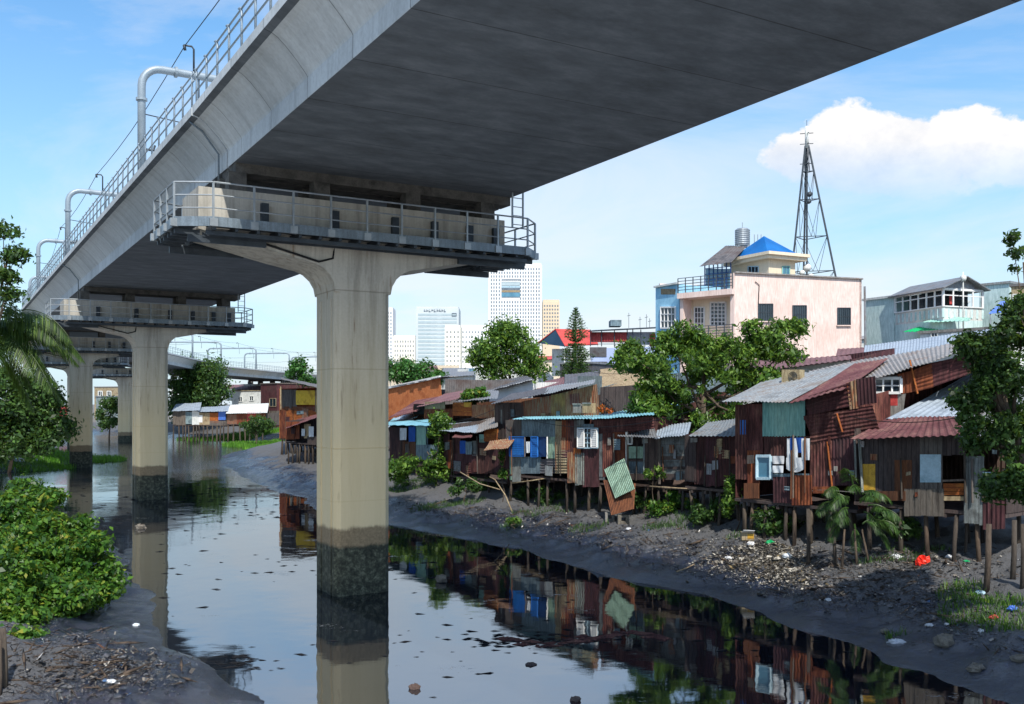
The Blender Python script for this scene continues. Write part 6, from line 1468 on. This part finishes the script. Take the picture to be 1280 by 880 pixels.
# countless small scraps: shell-like shards, sticks, leaves and foil on the mud
def scraps(name, label, spots, n, smin, smax, cols, seed, flat=.35):
    rng = np.random.default_rng(seed); w_ = np.array([s[4] for s in spots], float); idx = rng.choice(len(spots), n, p=w_/w_.sum()); S = np.array(spots)[idx]
    px = S[:, 0]+rng.normal(size=n)*S[:, 2]; py = S[:, 1]+rng.normal(size=n)*S[:, 3]
    dz = np.maximum(py-HY, 20); x = np.zeros(n); y = 4.9*F/dz
    for _ in range(10):
        x = (px-640)/F*y; z = np.maximum(ground_z(x, y), 0); y = .5*y+.5*(CAMZ-z)*F/dz
    x = (px-640)/F*y; z = ground_z(x, y); ok = (z > .12+.4*rng.random(n)) & (y < 70); x, y, z = x[ok], y[ok], z[ok]; n = len(x)
    sz = rng.uniform(smin, smax, n)*(.6+rng.exponential(.5, n)); el = rng.uniform(.25, 1, n); a = rng.uniform(0, 2*PI, n)
    tilt = rng.normal(size=(n, 2))*flat
    u = np.stack([np.cos(a), np.sin(a), tilt[:, 0]], 1)*sz[:, None]; v = np.stack([-np.sin(a), np.cos(a), tilt[:, 1]], 1)*(sz*el)[:, None]
    P = np.stack([x, y, z+.02+sz*.2], 1); k = np.stack([P-u-v*.6, P+u*.8-v, P+u+v*.7, P-u*.6+v], 1).reshape(-1, 3)
    o = np_mesh(name, k, np.arange(4*n).reshape(-1, 4), None, loc=(float(x.mean()), float(y.mean()), 0)); me = o.data
    t = NT(name+'_mat'); g = t.n('ShaderNodeNewGeometry'); r_ = t.ramp(g.outputs['Random Per Island'], cols); r_.node.color_ramp.interpolation = 'CONSTANT'
    t.l(r_, t.b.inputs['Base Color']); t.set(Roughness=.6); me.materials.append(t.m)
    return tag(o, label, 'litter', kind='stuff')
scraps('shell_litter', 'dense speckle of small pale shards and shells on the sloping rubbish heap', [(940, 705, 34, 16, 1), (985, 712, 26, 14, .6), (955, 690, 18, 8, .5)], 13000, .013, .032, [(0, '#2f2d2b'), (.35, '#5a554d'), (.6, '#8b867b'), (.82, '#b5b0a4'), (.95, '#7a6a48')], 3)
scraps('mud_litter', 'scattered leaves, sticks and scraps over the black mud bank', [(760, 672, 110, 16, 1.2), (620, 646, 70, 10, .8), (1080, 725, 90, 24, 1.4), (1000, 745, 70, 16, .5), (1180, 780, 60, 30, .5), (1130, 700, 70, 10, .9), (860, 690, 60, 14, .8), (700, 655, 60, 8, .6), (110, 840, 60, 20, .5), (180, 820, 40, 15, .4), (540, 635, 40, 8, .4)], 15000, .010, .032,
       [(0, '#15161a'), (.3, '#2b2926'), (.55, '#45403a'), (.74, '#6d675e'), (.88, '#948f86'), (.955, '#bcbab6'), (.975, '#5a3a24'), (.985, '#3a5a80')], 5)
def floaters():
    rng = random.Random(11); m = MB(); n = 0
    zones = [(300, 640, 60, 8, 60), (250, 620, 60, 8, 60), (560, 700, 60, 14, 40), (700, 800, 60, 8, 60), (640, 800, 40, 5, 40), (380, 715, 60, 14, 25), (600, 770, 90, 40, 40), (300, 830, 30, 8, 35), (950, 800, 60, 10, 25), (230, 700, 40, 30, 20), (120, 640, 40, 12, 50), (450, 830, 60, 20, 10)]
    for x, y, sx_, sy_, k in zones:
        for _ in range(k):
            px, py = rng.gauss(x, sx_), rng.gauss(y, sy_); Y = 6*F/max(py-HY, 30); X = gx(px, Y)
            if gz(X, Y) > -.02: continue
            s = rng.uniform(.02, .09)*(1+Y/90); a = rng.uniform(-.5, .5); e = rng.uniform(.15, .6)
            u = V(math.cos(a), math.sin(a), 0)*s*1.8; v = V(-math.sin(a), math.cos(a), 0)*s*e
            c = V(X, Y, .006); h = s*.25
            m.add([c-u, c-v, c+u, c+v, c+V(rng.uniform(-s, s), 0, h)], [(0,1,4),(1,2,4),(2,3,4),(3,0,4)]); n += 1
    tag(m.build('floating_debris', M['dark']), 'small dark scraps and scum floating on the canal', 'debris', kind='stuff')
floaters()
# dark tidal snag line in the water
m = MB(); rng = random.Random(5)
for k in range(70):
    px = 625+k*3.0+rng.uniform(-3, 3); py = 797+9*math.sin(k*.09)+rng.uniform(-3, 3)+(k > 35)*4; Y = 6*F/(py-HY); X = gx(px, Y); s = rng.uniform(.05, .16)
    m.add([(X-s*1.6, Y, .004), (X, Y-s*.5, .004), (X+s*1.6, Y, .004), (X, Y+s*.5, .004), (X+rng.uniform(-s, s)*.6, Y, s*.45)], [(0,1,4),(1,2,4),(2,3,4),(3,0,4)])
tag(m.build('weed_raft', M['darkrust']), 'thin raft of dark weed floating across the shack reflections', 'weed', kind='stuff')

# mud clods and broken lumps, real relief on the banks
def clods(name, label, spots, n, smin, smax, mt, seed, lng=1.0):
    rng = np.random.default_rng(seed); w_ = np.array([s[4] for s in spots], float); idx = rng.choice(len(spots), n, p=w_/w_.sum()); S = np.array(spots)[idx]
    px = S[:, 0]+rng.normal(size=n)*S[:, 2]; py = S[:, 1]+rng.normal(size=n)*S[:, 3]
    dz = np.maximum(py-HY, 20); y = 4.9*F/dz
    for _ in range(10):
        x = (px-640)/F*y; z = np.maximum(ground_z(x, y), 0); y = .5*y+.5*(CAMZ-z)*F/dz
    x = (px-640)/F*y; z = ground_z(x, y); ok = (z > .30+.3*rng.random(n)) & (y < 90); x, y, z = x[ok], y[ok], z[ok]; n = len(x)
    sz = rng.uniform(smin, smax, n)*(.5+rng.exponential(.55, n)); a = rng.uniform(0, 2*PI, n)
    O = np.array([[1,0,0],[0,1,0],[-1,0,0],[0,-1,0],[0,0,1],[0,0,-1]], float)
    T = np.array([[0,1,4],[1,2,4],[2,3,4],[3,0,4],[1,0,5],[2,1,5],[3,2,5],[0,3,5]])
    v = O[None]*(1+rng.uniform(-.35, .35, (n, 6, 1))); v = v*np.array([lng, 1, .55 if lng < 2 else 1])*sz[:, None, None]
    if lng > 2: v[:, :, 1:] *= .45; v[:, :, 2] += v[:, :, 0]*rng.normal(size=(n, 1))*.25
    c, s_ = np.cos(a)[:, None], np.sin(a)[:, None]
    X = v[:, :, 0]*c-v[:, :, 1]*s_; Y = v[:, :, 0]*s_+v[:, :, 1]*c
    P = np.stack([X+x[:, None], Y+y[:, None], v[:, :, 2]+z[:, None]+.01], -1).reshape(-1, 3)
    Q = (T[None]+np.arange(n)[:, None, None]*6).reshape(-1, 3)
    return tag(np_mesh(name, P, Q, M[mt], loc=(float(x.mean()), float(y.mean()), 0), k=3), label, 'debris', kind='stuff')
ZN = [(760, 678, 110, 18, 1.2), (620, 650, 70, 12, .8), (1080, 735, 90, 30, 1.4), (1000, 755, 70, 18, .6), (1180, 800, 60, 34, .9), (1130, 700, 70, 12, .7), (860, 700, 70, 16, .8), (90, 820, 90, 36, 1.5), (200, 825, 50, 20, .8), (130, 775, 50, 22, .9), (540, 640, 40, 10, .5), (370, 600, 40, 14, .4)]
clods('mud_clods', 'lumps and clods of black mud covering both banks', ZN, 9000, .015, .038, 'mud', 21)
clods('twig_litter', 'twigs, roots and splinters stuck in the mud of both banks', ZN, 2600, .02, .035, 'post', 22, lng=7.0)

Fp = Fac(700, 46.5, 760, 44.5)
for x0, x1, y0, y1, mt, lb in ((716, 726, 505, 516, 'concrete', 'grey-brown planter box on the turquoise roof, left one'), (728, 739, 504, 516, 'beige', 'pale planter box on the turquoise roof, right one')):
    t = thing('planter_box', lb, 'planter', Fp.pt((x0+x1)/2, y1)); a, b, c, d = Fp.rect(x0, y0, x1, y1, 0); n = Fp.n
    m = MB(); m.slab([a, b, c, d], .35); m.build('box_body', M[mt], t); m = MB(); m.bar(d+n*.02, c+n*.02, .05, .06); m.build('rim', M['greyboard'], t)
tree_px('potted_plant', 'small orange-flowered plants on the turquoise roof beside the planter boxes', 45.2, [(752, 511, 7, 4), (762, 513, 5, 3)], .1, 260, .1, foliage_mat('orange_petals', '#7a3a1c', '#c25a22', '#d8702c'), 755, per=5, cat='plant', trunk_r=.02)

# thin cables sagging along the shack fronts and over the roofs
for k, (p, q, sg, lb) in enumerate([(at(633, 515, 48.5), at(905, 500, 35.6), .9, 'thin black cable sagging between the blue-shutter shack and the largest rust-red shack'), (at(1060, 520, 31), at(1262, 505, 27.5), .35, 'thin cable along the plank shack roof edge'),
        (at(700, 455, 64), at(905, 430, 60), 1.2, 'thin cable crossing above the pale wavy roof'), (at(500, 520, 62), at(640, 500, 50), .8, 'thin cable above the curtained shack roof')]):
    m = MB(); m.smooth = True; m.tube([p.lerp(q, j/10)-V(0, 0, sg*4*(j/10)*(1-j/10)) for j in range(11)], .014, 5); tag(m.build('cable', M['rubber'], None, loc=tuple(p)), lb, 'cable')
for (Y, px, lobes, lb) in ((47.5, 700, [(690, 622, 16, 9), (712, 628, 14, 8)], 'low dark bush between the stilts under the white louvred window'), (49.5, 655, [(655, 618, 14, 8), (668, 622, 10, 6)], 'low dark bush between the stilts under the blue shutters'),
        (34.2, 975, [(965, 650, 16, 12), (985, 655, 14, 10)], 'dark bush in the shadow between the rust shack stilts'), (52, 600, [(596, 606, 18, 9), (612, 610, 12, 7)], 'tangled bush under the right half of the curtained shack'),
        (57.5, 520, [(512, 600, 24, 12), (540, 606, 20, 9)], 'tangled dark growth on the bank under the vine shack'), (41.8, 800, [(800, 622, 14, 9), (812, 628, 12, 7)], 'bush behind the propped mint sheet, under the board shack'),
        (30.2, 1120, [(1118, 655, 18, 12), (1136, 662, 14, 9)], 'dark undergrowth right of the palm clump')):
    tree_px('shrub', lb, Y, lobes, .24, 1700, .15, M['leafdark'], px, per=8, cat='bush', trunk_r=.03)
